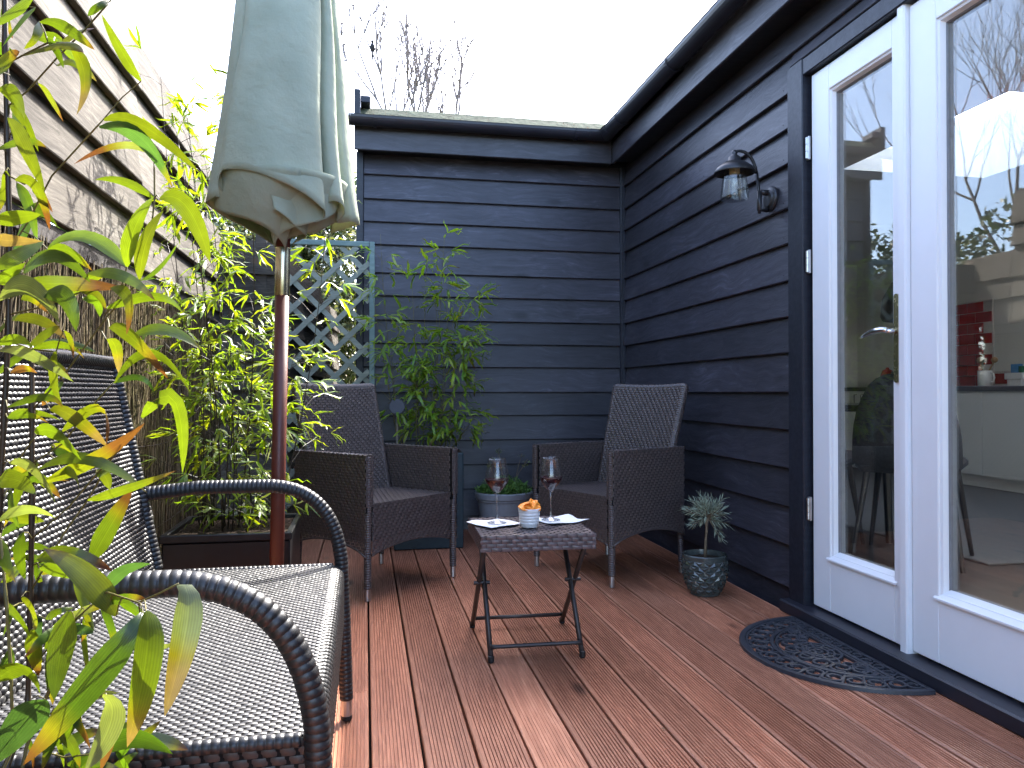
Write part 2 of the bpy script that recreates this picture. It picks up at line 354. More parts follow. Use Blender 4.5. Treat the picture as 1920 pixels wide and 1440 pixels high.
def copytree(o, parent=None):
    c = o.copy(); COL.objects.link(c)
    if parent is not None: c.parent = parent
    for ch in list(o.children): copytree(ch, c)
    return c
def structure(o, label, kind='structure'): return tag(o, label, None, None, kind)

# woven panel: rows of pillow-shaped strand cells mapped by f(s, t, z) -> xyz arrays
def weave(name, f, S, T, ps, pt, h, m, parent, off=.5, keep=None, gap=.05, nu=4, nv=3, jit=.12, tilt=0, oval=0, tmax=None):
    cs = []
    for r in range(int(round(T / pt))):
        o = (r * off) % 1.0
        c = (np.arange(-1, int(S / ps) + 2) + o) * ps; c = c[(c > -.3 * ps) & (c < S + .3 * ps)]
        cs.append(np.stack([c, np.full_like(c, (r + .5) * pt)], 1))
    cs = np.concatenate(cs)
    if keep is not None: cs = cs[keep(cs[:, 0], cs[:, 1])]
    n = len(cs); a = np.linspace(-1, 1, nu); b = np.linspace(-1, 1, nv)
    A, B = np.meshgrid(a, b, indexing='ij')
    Z = (1 - .96 * A ** 2) * (1 - .62 * B ** 2) * h * 1.1 - .18 * h
    s = cs[:, 0, None, None] + A * ps * .5 * (1 - gap); t = cs[:, 1, None, None] + B * pt * .5 * (1 - gap) * (1 - oval * A ** 2) + tilt * A * pt
    s = np.clip(s, 0, S); t = np.clip(t, 0, T)
    if tmax is not None: t = np.minimum(t, tmax(s))
    z = Z[None] * (1 + jit * rng.standard_normal((n, 1, 1)))
    P = np.stack(f(s, t, z), -1).reshape(n * nu * nv, 3)
    q = []
    for i in range(nu - 1):
        for j in range(nv - 1): q.append((i*nv+j, (i+1)*nv+j, (i+1)*nv+j+1, i*nv+j+1))
    F = (np.arange(n)[:, None, None] * nu * nv + np.array(q)[None]).reshape(-1, 4)
    o = ob(name, npmesh(name, P, F), m, parent); o['kind'] = 'stuff'
    return o
def flat(o, u, v, n):
    o, u, v, n = (np.array(x, float) for x in (o, u, v, n)); u /= np.linalg.norm(u); v /= np.linalg.norm(v); n /= np.linalg.norm(n)
    return lambda s, t, z: [o[k] + s * u[k] + t * v[k] + z * n[k] for k in range(3)]
def wrapped(pts, r, pitch=.012, n=10, amp=.09, step=3):
    """tube along a path whose radius steps once per turn of the wrapped strand"""
    P = [np.array(p, float) for p in pts]; d = [0]
    for i in range(1, len(P)): d.append(d[-1] + np.linalg.norm(P[i] - P[i-1]))
    Lt = d[-1]; nb = max(2, int(Lt / pitch)); l = []; rr = []
    for k in range(nb):
        for q, a in ((0.02, -1.0), (.18, .55), (.6, 1.0), (.97, .5)): l.append((k + q) / nb * Lt); rr.append(r * (1 + amp * a))
    C = np.array(P); X = [np.interp(l, d, C[:, k]) for k in range(3)]
    return np.stack(X, 1), rr
def bez(p0, p1, p2, n=8):
    p0, p1, p2 = (np.array(p, float) for p in (p0, p1, p2))
    return [p0 * (1-t)**2 + p1 * 2*t*(1-t) + p2 * t*t for t in np.linspace(0, 1, n)]

# ================================================================== SETTING
g = MB().add([(-120,-120,-.3),(120,-120,-.3),(120,160,-.3),(-120,160,-.3)], [(0,1,2,3)])
structure(ob('ground', g, 'ground'), 'dark garden soil and grass beyond the decking')

# ---- decking: grooved boards running away from the camera
deck = structure(ob('deck', MB().box(-1.0, 1.86, -1.6, 5.34, -.20, -.045), 'joist'), 'reddish brown grooved timber decking')
def deck_mesh(length, depth, ng=11):
    wdt = .1295; x = -wdt / 2; prof = [(-wdt/2, -.028), (-wdt/2, -.002), (-wdt/2 + .003, 0)]
    e = .0105; pitch = (wdt - 2 * e) / ng
    for k in range(ng):
        a = -wdt/2 + e + k * pitch
        prof += [(a + .12*pitch, 0), (a + .24*pitch, -depth), (a + .70*pitch, -depth), (a + .82*pitch, 0)]
    prof += [(wdt/2 - .003, 0), (wdt/2, -.002), (wdt/2, -.028)]
    return MB().prism(prof, 0, length).mesh('deck_board')
D_FULL = deck_mesh(6.94, .0045); D_WORN = deck_mesh(6.94, .0022); D_A = deck_mesh(4.10, .0045); D_B = deck_mesh(2.836, .0045)
def plank(me, xc, y0):
    o = ob('deck_plank', me, 'deck', deck); o.matrix_local = Matrix.Translation((xc, y0, random.uniform(-.0012, .0012))) @ Matrix.Rotation(PI/2, 4, 'Z'); return o
for k in range(-8, 14):
    xc = .015 + .137 * (k + .5)
    if xc + .066 > 1.862: break
    if k in (-1, -4, -6):
        plank(D_A if k != -4 else D_B, xc, -1.6); plank(D_B if k != -4 else D_A, xc, -1.6 + (4.104 if k != -4 else 2.84))
    else: plank(D_WORN if k in (3, 9) else D_FULL, xc, -1.6)

# ---- black clapboard house
XW, YW = 1.862, 5.338
house = thing('house', 'black stained weatherboard house wrapping the corner of the deck', 'house', (0, 0, 0))
EDGES = [-.075, .09, .275, .445, .615, .785, .947, 1.122, 1.282, 1.441, 1.607, 1.763, 1.956, 2.111, 2.266, 2.433]
def clap_mesh(length, hgt):
    return MB().prism([(-.0145, 0), (-.033, 0), (-.036, .004), (-.0105, hgt), (-.002, hgt)], 0, length).mesh('weatherboard')
back = ob('rear_wall', MB().box(-.03, 1.9, YW, YW + .1, 0, 2.60), 'black_trim', house)
side = ob('side_wall', MB().box(XW, XW + .1, 3.06, YW - .002, 0, 2.60).box(XW, XW + .1, -2.2, 1.60, 0, 2.60).box(XW, XW + .1, 1.602, 3.058, 2.37, 2.60), 'black_trim', house)
for i, z in enumerate(EDGES):
    nx = EDGES[i + 1] if i + 1 < len(EDGES) else 2.60
    h = nx - z + .03 if i + 1 < len(EDGES) else 2.575 - z
    o = ob('weatherboard', clap_mesh(1.825, h), 'black_wood', back); o.location = (-.012, YW, z); o.rotation_euler = (random.uniform(-.006, .006), random.uniform(-.0012, .0012), 0)
    if z > 2.4:
        o = ob('weatherboard', clap_mesh(7.4, h), 'black_wood', side); o.location = (XW, 5.285, z)
    else:
        o = ob('weatherboard', clap_mesh(2.20, h), 'black_wood', side); o.location = (XW, 5.285, z)
        if z < 2.2:
            o2 = ob('weatherboard', clap_mesh(3.6, h), 'black_wood', side); o2.location = (XW, 1.49, z); o2.rotation_euler = (0, 0, -PI/2)
    o.rotation_euler = (random.uniform(-.006, .006), random.uniform(-.0012, .0012), -PI/2)
o = ob('weatherboard', clap_mesh(5.2, .09), 'black_wood', side); o.location = (XW, 3.07, 2.372); o.rotation_euler = (0, 0, -PI/2)
# small nail heads on the side boards
nm = MB()
for z in EDGES[1:-1]:
    for y in (3.13, 3.95, 4.75):
        nm.lathe([(.003, 0), (.0024, .0012)], 6, (0, 0, 0), capt=True)
        for k in range(12):
            p = nm.v[-12 + k]; nm.v[-12 + k] = (XW - .0335 - p[2], y + p[0], z + .028 + p[1])
ob('nail_heads', nm, 'lamp_metal', side)['kind'] = 'stuff'
ob('corner_trim', MB().bbox(1.805, 1.843, 5.280, 5.318, 0, 2.57), 'black_trim', house)
ob('end_trim', MB().bbox(-.062, -.014, 5.292, 5.42, 0, 2.58), 'black_trim', house)
ob('wing_wall', MB().box(-.045, 1.9, YW + .102, 8.0, 0, 2.7), 'black_trim', house)
ob('soffit', MB().box(-.055, 1.72, 5.19, YW + .05, 2.578, 2.59).box(1.722, XW + .05, -2.2, 5.186, 2.5775, 2.5895), 'black_trim', house)
ob('fascia', MB().bbox(-.075, 1.702, 5.168, 5.190, 2.555, 2.745), 'black_wood', house)
fs = ob('fascia', MB().bbox(0, 7.37, -.022, 0, 2.5552, 2.7448), 'black_wood', house); fs.location = (1.724, 5.167, 0); fs.rotation_euler = (0, 0, -PI/2)
# half round gutter swept round the inner corner
def gutter(path_out):
    prof = []
    for k in range(13): a = PI * k / 12; prof.append((-.056 * math.cos(a), -.056 * math.sin(a)))
    prof = [(-.060, 0.002)] + [(-.056, .002)] + prof[1:-1] + [(.056, .002), (.060, .002)]
    inner = [(q[0] * .93, q[1] * .93 + .001) for q in prof[::-1]]
    ring = prof + inner; V = []; F = []; n = len(ring)
    for (c, out) in path_out:
        for l, z in ring: V.append((c[0] + out[0] * l, c[1] + out[1] * l, c[2] + z))
    for i in range(len(path_out) - 1):
        for k in range(n): F.append((i*n+k, i*n+(k+1)%n, (i+1)*n+(k+1)%n, (i+1)*n+k))
    F += [tuple(range(n)), tuple(range((len(path_out)-1)*n, len(path_out)*n))[::-1]]
    return MB().add(V, F)
def holed(mb, x0, x1, y0, y1, z0, z1, holes):
    """slab with rectangular openings, as separate butted blocks"""
    xs = sorted({x0, x1, *[h[0] for h in holes], *[h[1] for h in holes]}); ys = sorted({y0, y1, *[h[2] for h in holes], *[h[3] for h in holes]})
    for b0, b1 in zip(ys[:-1], ys[1:]):
        run = None
        for a0, a1 in list(zip(xs[:-1], xs[1:])) + [(None, None)]:
            solid = a0 is not None and not any(h[0] <= a0 and a1 <= h[1] and h[2] <= b0 and b1 <= h[3] for h in holes)
            if solid: run = (run[0], a1) if run else (a0, a1)
            elif run: mb.box(run[0], run[1], b0, b1, z0, z1); run = None
    return mb
HOLES = [(3.47, 4.68, 3.62, 5.12), (3.1, 5.5, -.2, 2.2)]      # roof light, then an unseen second opening added to brighten the kitchen
gy, gx, gz = 5.106, 1.640, 2.748
gt = ob('gutter', gutter([((-.10, gy, gz), (0, -1)), ((gx, gy, gz), (-1, -1)), ((gx, -2.2, gz - .012), (-1, 0))]), 'black_plastic', house, smooth=False)
def bracket(c, out, w=.022):
    o = (Vector((out[0], out[1], 0))); s = Vector((-o.y, o.x, 0)); V = []; F = []
    angs = [PI * k / 10 for k in range(11)]
    for a in angs:
        for r in (.0595, .063):
            for q in (-1, 1): V.append(Vector(c) + o * (-r * math.cos(a)) + Vector((0, 0, -r * math.sin(a))) + s * q * w / 2)
    for i in range(10):
        b = i * 4; F += [(b, b+1, b+5, b+4), (b+2, b+6, b+7, b+3), (b, b+4, b+6, b+2), (b+1, b+3, b+7, b+5)]
    return MB().add(V, F)
for c, out in (((.06, gy, gz), (0, -1)), ((1.42, gy, gz), (0, -1)), ((gx, 4.75, gz-.003), (-1, 0)), ((gx, 3.9, gz-.004), (-1, 0)), ((gx, 3.0, gz-.006), (-1, 0))):
    ob('gutter_bracket', bracket(c, out), 'black_plastic', gt)
ob('corner_joint', gutter([((gx - .13, gy, gz - .0), (0, -1.09)), ((gx, gy, gz - .0), (-1.09, -1.09)), ((gx, gy - .13, gz - .0), (-1.09, 0))]), 'black_plastic', gt)
gcap = MB(); gcap.add([(-.101, gy - .062*math.cos(PI*k/12), gz + .004 - .062*math.sin(PI*k/12)) for k in range(13)] + [(-.112, gy - .062*math.cos(PI*k/12), gz + .004 - .062*math.sin(PI*k/12)) for k in range(13)],
    [tuple(range(13)), tuple(range(25, 12, -1))] + [(k, k+13, k+14, k+1) for k in range(12)])
ob('gutter_stop_end', gcap, 'black_plastic', gt)
roof = ob('roof', holed(MB(), 1.702, 6.5, -2.2, 9.1, 2.70, 2.80, [(h[0] - .03, h[1] + .03, h[2] - .03, h[3] + .03) for h in HOLES]).add([(-.06,5.13,2.752),(1.70,5.13,2.752),(1.70,5.26,2.868),(-.06,5.26,2.868),(-.06,8.0,2.90),(1.70,8.0,2.90)], [(0,1,2,3),(3,2,5,4)])
, 'roof', house)
ob('verge_upstand', MB().bbox(-.075, -.035, 5.135, 5.27, 2.76, 2.945).bbox(-.034, .03, 5.14, 5.27, 2.86, 2.905), 'black_trim', house)
sf = MB()
for k in range(26):
    x = random.uniform(0, 1.6); y = 5.135 + random.uniform(0, .08); z = 2.757 + (y - 5.13) * .9; a = random.uniform(0, 3); l = random.uniform(.006, .014)
    sf.bar((x, y, z + .004), (x + l * math.cos(a), y, z + .006 + l * math.sin(a)), .004, .003)
ob('leaf_litter', sf, 'utensil', roof)['kind'] = 'stuff'
# door frame
fr = ob('door_frame', MB().bbox(1.815, 1.93, 2.958, 3.075, 0, 2.365).bbox(1.815, 1.93, 1.585, 1.702, 0, 2.365).bbox(1.818, 1.93, 1.703, 2.957, 2.292, 2.362), 'black_trim', house)
ob('stop_bead', MB().box(1.875, 1.925, 2.938, 2.9575, .06, 2.29), 'black_trim', fr)
ob('sill', MB().bbox(1.772, 1.93, 1.58, 3.085, .0, .052, .006), 'black_plastic', house)
dmb = lambda: MB()
def leaf_frame(y0, y1, gy0, gy1, z0, z1, gz0, gz1, x0=1.845, x1=1.895):
    m = MB()
    m.bbox(x0, x1, y0, gy0, z0, z1, .003).bbox(x0, x1, gy1, y1, z0, z1, .003)
    m.bbox(x0 + .0006, x1, gy0 + .0001, gy1 - .0001, z0, gz0, .003).bbox(x0 + .0006, x1, gy0 + .0001, gy1 - .0001, gz1, z1, .003)
    return m
def bead(y0, y1, z0, z1, x0=1.852, b=.016):
    m = MB(); xi = x0 + .026
    o = [(y0, z0), (y1, z0), (y1, z1), (y0, z1)]; s = [(1, 1), (-1, 1), (-1, -1), (1, -1)]
    V = [(x0, y, z) for y, z in o] + [(x0 + .004, y + a * b * .5, z + c * b * .5) for (y, z), (a, c) in zip(o, s)] + [(xi, y + a * b, z + c * b) for (y, z), (a, c) in zip(o, s)]
    F = []
    for k in range(4):
        n = (k + 1) % 4; F += [(k, n, 4 + n, 4 + k), (4 + k, 4 + n, 8 + n, 8 + k)]
    return m.add(V, F)
def door(y0, y1, gy0, gy1):
    d = ob('door', leaf_frame(y0, y1, gy0, gy1, .062, 2.283, .283, 2.18), 'white_paint', house)
    ob('glazing_bead', bead(gy0, gy1, .283, 2.18), 'white_paint', d)
    ob('glazing_seal', bead(gy0 + .015, gy1 - .015, .298, 2.165, 1.872, .007), 'rubber_seal', d)
    ob('pane', MB().box(1.880, 1.886, gy0 + .005, gy1 - .005, .288, 2.175), 'pane', d)
    ob('spacer_bar', MB().box(1.888, 1.898, gy0 + .0002, gy0 + .016, .30, 2.16).box(1.888, 1.898, gy1 - .016, gy1 - .0002, .30, 2.16), 'rubber_seal', d)
    # sloping weather ledge at the bottom of the glass
    ob('ledge', MB().add([(1.838, gy0 - .02, .268), (1.838, gy1 + .02, .268), (1.838, gy1 + .02, .275), (1.838, gy0 - .02, .275), (1.876, gy0 + .001, .305), (1.876, gy1 - .001, .305), (1.876, gy1 - .001, .284), (1.876, gy0 + .001, .284)],
        [(0, 3, 2, 1), (3, 4, 5, 2), (0, 1, 6, 7), (0, 7, 4, 3), (1, 2, 5, 6)]), 'white_paint', d)
    return d
d1 = door(2.385, 2.935, 2.434, 2.816); d2 = door(1.718, 2.342, 1.836, 2.218)
tag(d1, 'narrow white glazed door leaf with chrome lever handle')
tag(d2, 'white glazed door leaf nearest the camera')
ob('meeting_strip', MB().bbox(1.826, 1.90, 2.3445, 2.3845, .045, 2.30, .006), 'white_paint', d1)
for z in (.46, 1.50, 1.98):
    hg = MB().bbox(1.831, 1.842, 2.936, 2.957, z - .05, z + .05, .002); 
    for k in (-.03, 0, .03): hg.tube([(1.829, 2.9455, z + k - .014), (1.829, 2.9455, z + k + .014)], .0062, 8)
    ob('hinge', hg, 'steel', d1)
hp = MB(); V = []
for k in range(16):
    a = 2*PI*k/16; V.append((2.4095 + .0125*math.cos(a), 1.14 + (.145 if math.sin(a) > 0 else -.145) + .0125*math.sin(a)))
n = len(V); hp.add([(1.838, y, z) for y, z in V] + [(1.8455, y, z) for y, z in V], [tuple(range(n))] + [(i, (i+1)%n, n+(i+1)%n, n+i) for i in range(n)])
pl = ob('handle_plate', hp, 'brass', d1)
lev = MB().tube([(1.842, 2.4095, 1.165), (1.80, 2.4095, 1.165)], .0085, 10)
P = bez((1.797, 2.402, 1.167), (1.788, 2.46, 1.178), (1.792, 2.535, 1.150), 10); lev.tube(P, [.0095, .0105, .011, .0108, .010, .0092, .0085, .0075, .0062, .0035], 10)
ob('lever_handle', lev, 'chrome', d1, smooth=True)

# ---- kitchen behind the glass
kf = structure(ob('kitchen_floor', MB().box(1.95, 6.3, -1, 9, 0, .06), 'slate_floor'), 'dark slate kitchen floor behind the glass doors')
kw = structure(ob('kitchen_wall', MB().box(6.3, 6.4, -1, 9, 0, 2.62).box(1.95, 6.3, 9.0, 9.1, 0, 2.62).box(1.95, 6.3, -1.1, -1.0, 0, 2.62).box(1.963, 1.995, 3.076, 8.999, .061, 2.6).box(1.963, 1.995, -.99, 1.584, .061, 2.6), 'plaster'), 'pale kitchen wall seen through the glass doors')
km = holed(MB(), 1.964, 6.299, -.999, 8.999, 2.60, 2.642, HOLES)
for (a0, a1, b0, b1) in HOLES: km.box(a0 - .028, a0 - .001, b0 - .028, b1 + .028, 2.643, 3.05).box(a1 + .001, a1 + .028, b0 - .028, b1 + .028, 2.643, 3.05).box(a0, a1, b1 + .001, b1 + .028, 2.643, 3.05).box(a0, a1, b0 - .028, b0 - .001, 2.643, 3.05)
kc = structure(ob('kitchen_ceiling', km, 'plaster'), 'white kitchen ceiling with a deep roof light opening')
cab = thing('kitchen_units', 'run of white kitchen base units seen through the glass doors', 'kitchen units', (5.62, 0, .06))
ob('carcass', MB().box(.03, .66, 2.5, 8.99, .10, .90).box(.06, .62, 2.52, 8.98, 0, .099), 'cab_white', cab)
ob('worktop', MB().bbox(-.02, .67, 2.48, 8.99, .901, .945), 'counter', cab)
dm = MB().bbox(0, .018, .004, .596, .115, .888, .002).mesh('cupboard_door')
for k in range(10):
    dd = ob('cupboard_door', dm, 'cab_white', cab, loc=(.008, 2.6 + k * .6, 0))
    hy = .54 if k % 2 == 0 else .06
    ob('bar_handle', MB().tube([(0, hy, .70), (-.03, hy, .70), (-.03, hy, .86), (0, hy, .86)], .006, 6), 'hood', dd)
spl = thing('tiled_splashback', 'red glazed brick tiles behind the kitchen worktop', 'tiles', (6.29, 0, 0))
ob('grout', MB().box(-.008, .008, 6.78, 7.66, 1.005, 1.90).box(-.008, .008, 3.0, 6.779, 1.005, 1.16), 'grout', spl)
tm = MB().bbox(-.008, 0, .004, .216, .003, .107, .002).mesh('tile')
for r in range(8):
    for c in range(4):
        y = 6.78 + c * .22 - (.11 if r % 2 else 0)
        if y < 6.775: continue
        ob('tile', tm, 'red_tile', spl, loc=(-.0085, y, 1.01 + r * .11))
for c in range(15): ob('tile', tm, 'red_tile', spl, loc=(-.0085, 3.45 + c * .22, 1.03))
hood = thing('cooker_hood', 'rounded graphite cooker hood above the kitchen worktop', 'cooker hood', (6.0, 7.55, 1.75))
ob('canopy', MB().lathe([(.06, .55), (.10, .52), (.24, .42), (.33, .25), (.35, .05), (.33, .0)], 28, capb=True), 'hood', hood, smooth=True)
ob('chimney', MB().bbox(-.12, .26, -.13, .13, .50, .86), 'hood', hood)
mug = thing('white_mug', 'large white mug of utensils on the kitchen worktop', 'mug', (5.86, 6.42, 1.006))
ob('body', MB().lathe([(.055, 0), (.062, .005), (.065, .15), (.060, .15), (.056, .01)], 20), 'ceramic', mug, smooth=True)
ob('handle', MB().tube([(0, -.063, .125), (0, -.10, .12), (0, -.115, .08), (0, -.10, .045), (0, -.063, .035)], .008, 8), 'ceramic', mug, smooth=True)
for k, (a, b) in enumerate(((.05, .09), (-.04, .02), (.03, -.08), (0, -.12))):
    u = MB().tube([(0, 0, .03), (a * .5, b * .5, .16), (a, b, .24)], .006, 6); c = (a, b, .25)
    u.lathe([(.001, -.03), (.02, -.02), (.028, 0), (.02, .02), (.001, .03)], 8, c); ob('utensil', u, 'utensil' if k else 'steel', mug)
sp = thing('sink_tidy', 'white sink tidy holding a blue sponge beside the mug', 'sink tidy', (5.86, 6.03, 1.006))
ob('tray', MB().bbox(-.06, .06, -.10, .10, .06, .12).bbox(-.05, .05, -.08, .08, 0, .059), 'ceramic', sp); ob('sponge', MB().bbox(-.03, .03, -.02, .06, .121, .20), 'blue_box', sp); ob('scourer', MB().bbox(-.03, .03, -.07, -.03, .121, .18), 'green_bottle', sp)
tap = thing('kitchen_tap', 'chrome swan neck kitchen tap by the sink', 'tap', (6.05, 5.83, 1.006)); ob('spout', MB().tube([(0,0,0),(0,0,.25),(-.03,0,.31),(-.09,0,.33),(-.15,0,.31),(-.17,0,.24)], .013, 10), 'chrome', tap, smooth=True); ob('tap_base', MB().lathe([(.028,0),(.028,.03),(.014,.05)], 14), 'chrome', tap)
ket = thing('red_kettle', 'small glossy red kettle at the far end of the worktop', 'kettle', (5.9, 7.88, 1.006))
ob('body', MB().lathe([(.085, .012), (.09, .03), (.08, .12), (.055, .19), (.02, .21), (.018, .225), (.001, .228)], 20), 'red_tile', ket, smooth=True); ob('base', MB().lathe([(.092, 0), (.092, .011), (.085, .012)], 20, capt=True), 'dark_leg', ket); ob('handle', MB().tube([(0,-.07,.17),(0,-.13,.16),(0,-.135,.08),(0,-.085,.05)], .01, 8), 'dark_leg', ket)
pen = thing('pendant_lamp', 'red pendant lamp hanging inside the kitchen', 'pendant lamp', (3.68, 3.56, 2.02)); ob('shade', MB().lathe([(.125, 0), (.128, .004), (.03, .13), (.025, .13), (.12, .004)], 24, capb=False), 'red_shade', pen, smooth=True); ob('cord', MB().tube([(0,0,.13),(0,0,.60)], .004, 6), 'dark_leg', pen)
rug = structure(ob('kitchen_rug', MB().bbox(3.13, 5.5, 3.42, 6.9, .0605, .074), 'grey_rug'), None); tag(rug, 'pale grey rug on the slate kitchen floor', 'rug'); del rug['kind']
kt = thing('dining_table', 'dark dining table behind the narrow glass door', 'table', (2.86, 4.58, .075), R(44))
ob('table_top', MB().bbox(-.40, .40, -.62, .62, .76, .80), 'counter', kt)
for sx in (-.36, .36):
    for sy in (-.52, .52): ob('leg', MB().tube([(sx * .9, sy, 0), (sx * .85, sy * .95, .76)], [.02, .028], 8), 'dark_leg', kt)
def dining_chair(loc, rz, label):
    t = thing('dining_chair', label, 'chair', loc, rz, 'grey dining chairs in the kitchen')
    ob('seat', MB().bbox(-.24, .24, -.24, .24, .46, .54, .03), 'grey_fabric', t)
    V = []; F = []; nu, nv = 9, 7
    for s in (0, .045):
        for j in range(nv):
            b = j / (nv - 1)
            for i in range(nu):
                a = i / (nu - 1) * 2 - 1; wd = .25 * (1 - .35 * b ** 3); V.append((a * wd, -.24 - .05 * b + .06 * a * a - s, .50 + .47 * b - .06 * (abs(a) ** 3) * b))
    for s in (0, 1):
        for j in range(nv - 1):
            for i in range(nu - 1):
                q = s*nu*nv + j*nu + i; f = (q, q+1, q+nu+1, q+nu); F.append(f if s else f[::-1])
    rim = [i for i in range(nu)] + [j*nu + nu-1 for j in range(1, nv)] + [(nv-1)*nu + i for i in range(nu-2, -1, -1)] + [j*nu for j in range(nv-2, 0, -1)]
    for k in range(len(rim)): a, b = rim[k], rim[(k+1) % len(rim)]; F.append((a, b, b + nu*nv, a + nu*nv))
    ob('backrest', MB().add(V, F), 'grey_fabric', t, smooth=True)
    for sx in (-1, 1):
        for sy in (-1, 1): ob('leg', MB().tube([(sx * .25, sy * .25, 0), (sx * .19, sy * .17, .46)], [.011, .018], 8), 'dark_leg', t)
dining_chair((2.46, 3.98, .075), R(-46), 'grey dining chair just inside the hinged edge of the door')
dining_chair((2.84, 3.60, .075), R(-46), 'grey dining chair beside the door lever, nearer the camera')

# ---- fence along the left
FX = -.95
fence = thing('fence', 'weathered lapped board fence above the brushwood screen', 'fence', (FX, 0, 0))
def fboard(l, h, t=.05):
    """lapped board, local x along the fence, outer face towards -y"""
    return MB().prism([(-t + .024, 0), (-t, 0), (-t - .002, .004), (-.014, h), (0, h)], 0, l).mesh('fence_board')
FE = [1.452, 1.645, 1.80, 2.02, 2.18]
for i, z in enumerate(FE):
    h = (FE[i + 1] - z + .035) if i < 4 else .235
    for y0, l in ((-1.2, 2.75), (1.552, 1.818), (3.372, 1.50)):
        o = ob('fence_board', fboard(l - .003, h), 'fence', fence); o.location = (0, y0, z + random.uniform(-.006, .006))
        o.rotation_euler = (random.uniform(-.02, .02), random.uniform(-.002, .002), PI/2)
for i, z in enumerate(FE[:3]):
    o = ob('fence_board', fboard(.47, (FE[i + 1] - z + .035) if i < 2 else .20), 'fence', fence); o.location = (0, 4.876, z); o.rotation_euler = (.01, 0, PI/2)
for y in (-1.15, 1.552, 3.372, 4.84): ob('fence_post', MB().bbox(-.11, -.015, y - .045, y + .045, -.2, 2.43), 'fence', fence)
ob('rail', MB().bbox(-.012, .035, -1.2, 5.17, 1.385, 1.45), 'rail_dark', fence)
o = ob('fence_capping', MB().bbox(0, 6.07, -.035, .045, 0, .018, .004), 'rail_dark', fence); o.location = (-.03, -1.2, 2.418); o.rotation_euler = (0, 0, PI/2)
f2 = thing('far_fence', 'sunlit stepped board fence beyond the trellis', 'fence', (-.62, 5.30, 0))
dirv = Vector((-.02 + .43 - .2, 2.6, 0)); ang = math.atan2(2.6, .30)
for sec, (a, top) in enumerate(((0, 1.98), (.92, 1.90), (1.84, 1.80))):
    for i in range(10):
        z = top - .235 - i * .19
        o = ob('fence_board', fboard(.915, .225), 'fence', f2); o.location = (a * math.cos(ang), a * math.sin(ang), z); o.rotation_euler = (0, .02, ang)
    ob('fence_post', MB().bbox(a*math.cos(ang) - .09, a*math.cos(ang) - .02, a*math.sin(ang) - .04, a*math.sin(ang) + .04, -.2, top + .03), 'fence', f2)

for i in range(9):
    o = ob('fence_board', fboard(.36, .225), 'fence', f2); o.location = (-.33, -.06, 1.72 - i * .19); o.rotation_euler = (0, 0, math.atan2(.06, .33))
# ---- brushwood screen
scr = thing('brushwood_screen', 'dry brown brushwood screening fixed to the lower fence', 'screen', (FX, 0, 0))
ob('backing', MB().box(-.015, .0, -1.2, 5.15, -.04, 1.39), 'brush_back', scr)
def strands(n, ylo, yhi, zlo, zhi, xoff, lean, rad, lmin, lmax):
    y = rng.uniform(ylo, yhi, n); z0 = rng.uniform(zlo, zhi, n); l = rng.uniform(lmin, lmax, n); x0 = rng.uniform(.004, xoff, n)
    dy = rng.normal(0, lean, n) * l; dx = np.abs(rng.normal(0, lean * .35, n)) * l; r = rng.uniform(.5, 1.2, n) * rad
    by = rng.normal(0, .10, n) * l * .3
    V = np.zeros((n, 9, 3)); 
    for j, t in enumerate((0, .5, 1)):
        c = np.stack([x0 + dx * t * t, y + dy * t + by * (4*t*(1-t)) , np.minimum(z0 + l * t, 1.40)], 1)
        for k in range(3):
            a = 2*PI*k/3 + .5; V[:, j*3+k] = c + np.stack([r * math.cos(a), r * math.sin(a), 0 * r], 1) * (1 - .4 * t)
    q = [(j*3+k, j*3+(k+1)%3, j*3+3+(k+1)%3, j*3+3+k) for j in range(2) for k in range(3)]
    F = (np.arange(n)[:, None, None] * 9 + np.array(q)).reshape(-1, 4)
    base = np.array([(.105, .076, .043), (.15, .118, .066), (.066, .05, .033), (.125, .105, .05), (.20, .16, .10)])[rng.integers(0, 5, n)] * rng.uniform(.7, 1.15, (n, 1))
    return V.reshape(-1, 3), F, np.repeat(base, 9, 0)
A = [strands(7500, -.6, 5.13, -.03, 1.1, .035, .05, .0032, .25, .6), strands(1500, .8, 5.1, 0, 1.25, .05, .35, .0015, .08, .25)]
V = np.concatenate([a[0] for a in A]); F = np.concatenate([A[0][1], A[1][1] + len(A[0][0])]); Cc = np.concatenate([a[2] for a in A])
ob('brushwood', npmesh('brushwood', V, F, False, Cc), 'brush', scr)['kind'] = 'stuff'
for z in (.35, .72, 1.08): ob('wire', MB().tube([(.038 + .004 * math.sin(k * 2.1), -.6 + k * .19, z + .006 * math.sin(k * 1.3)) for k in range(31)], .0014, 5), 'wire', scr)

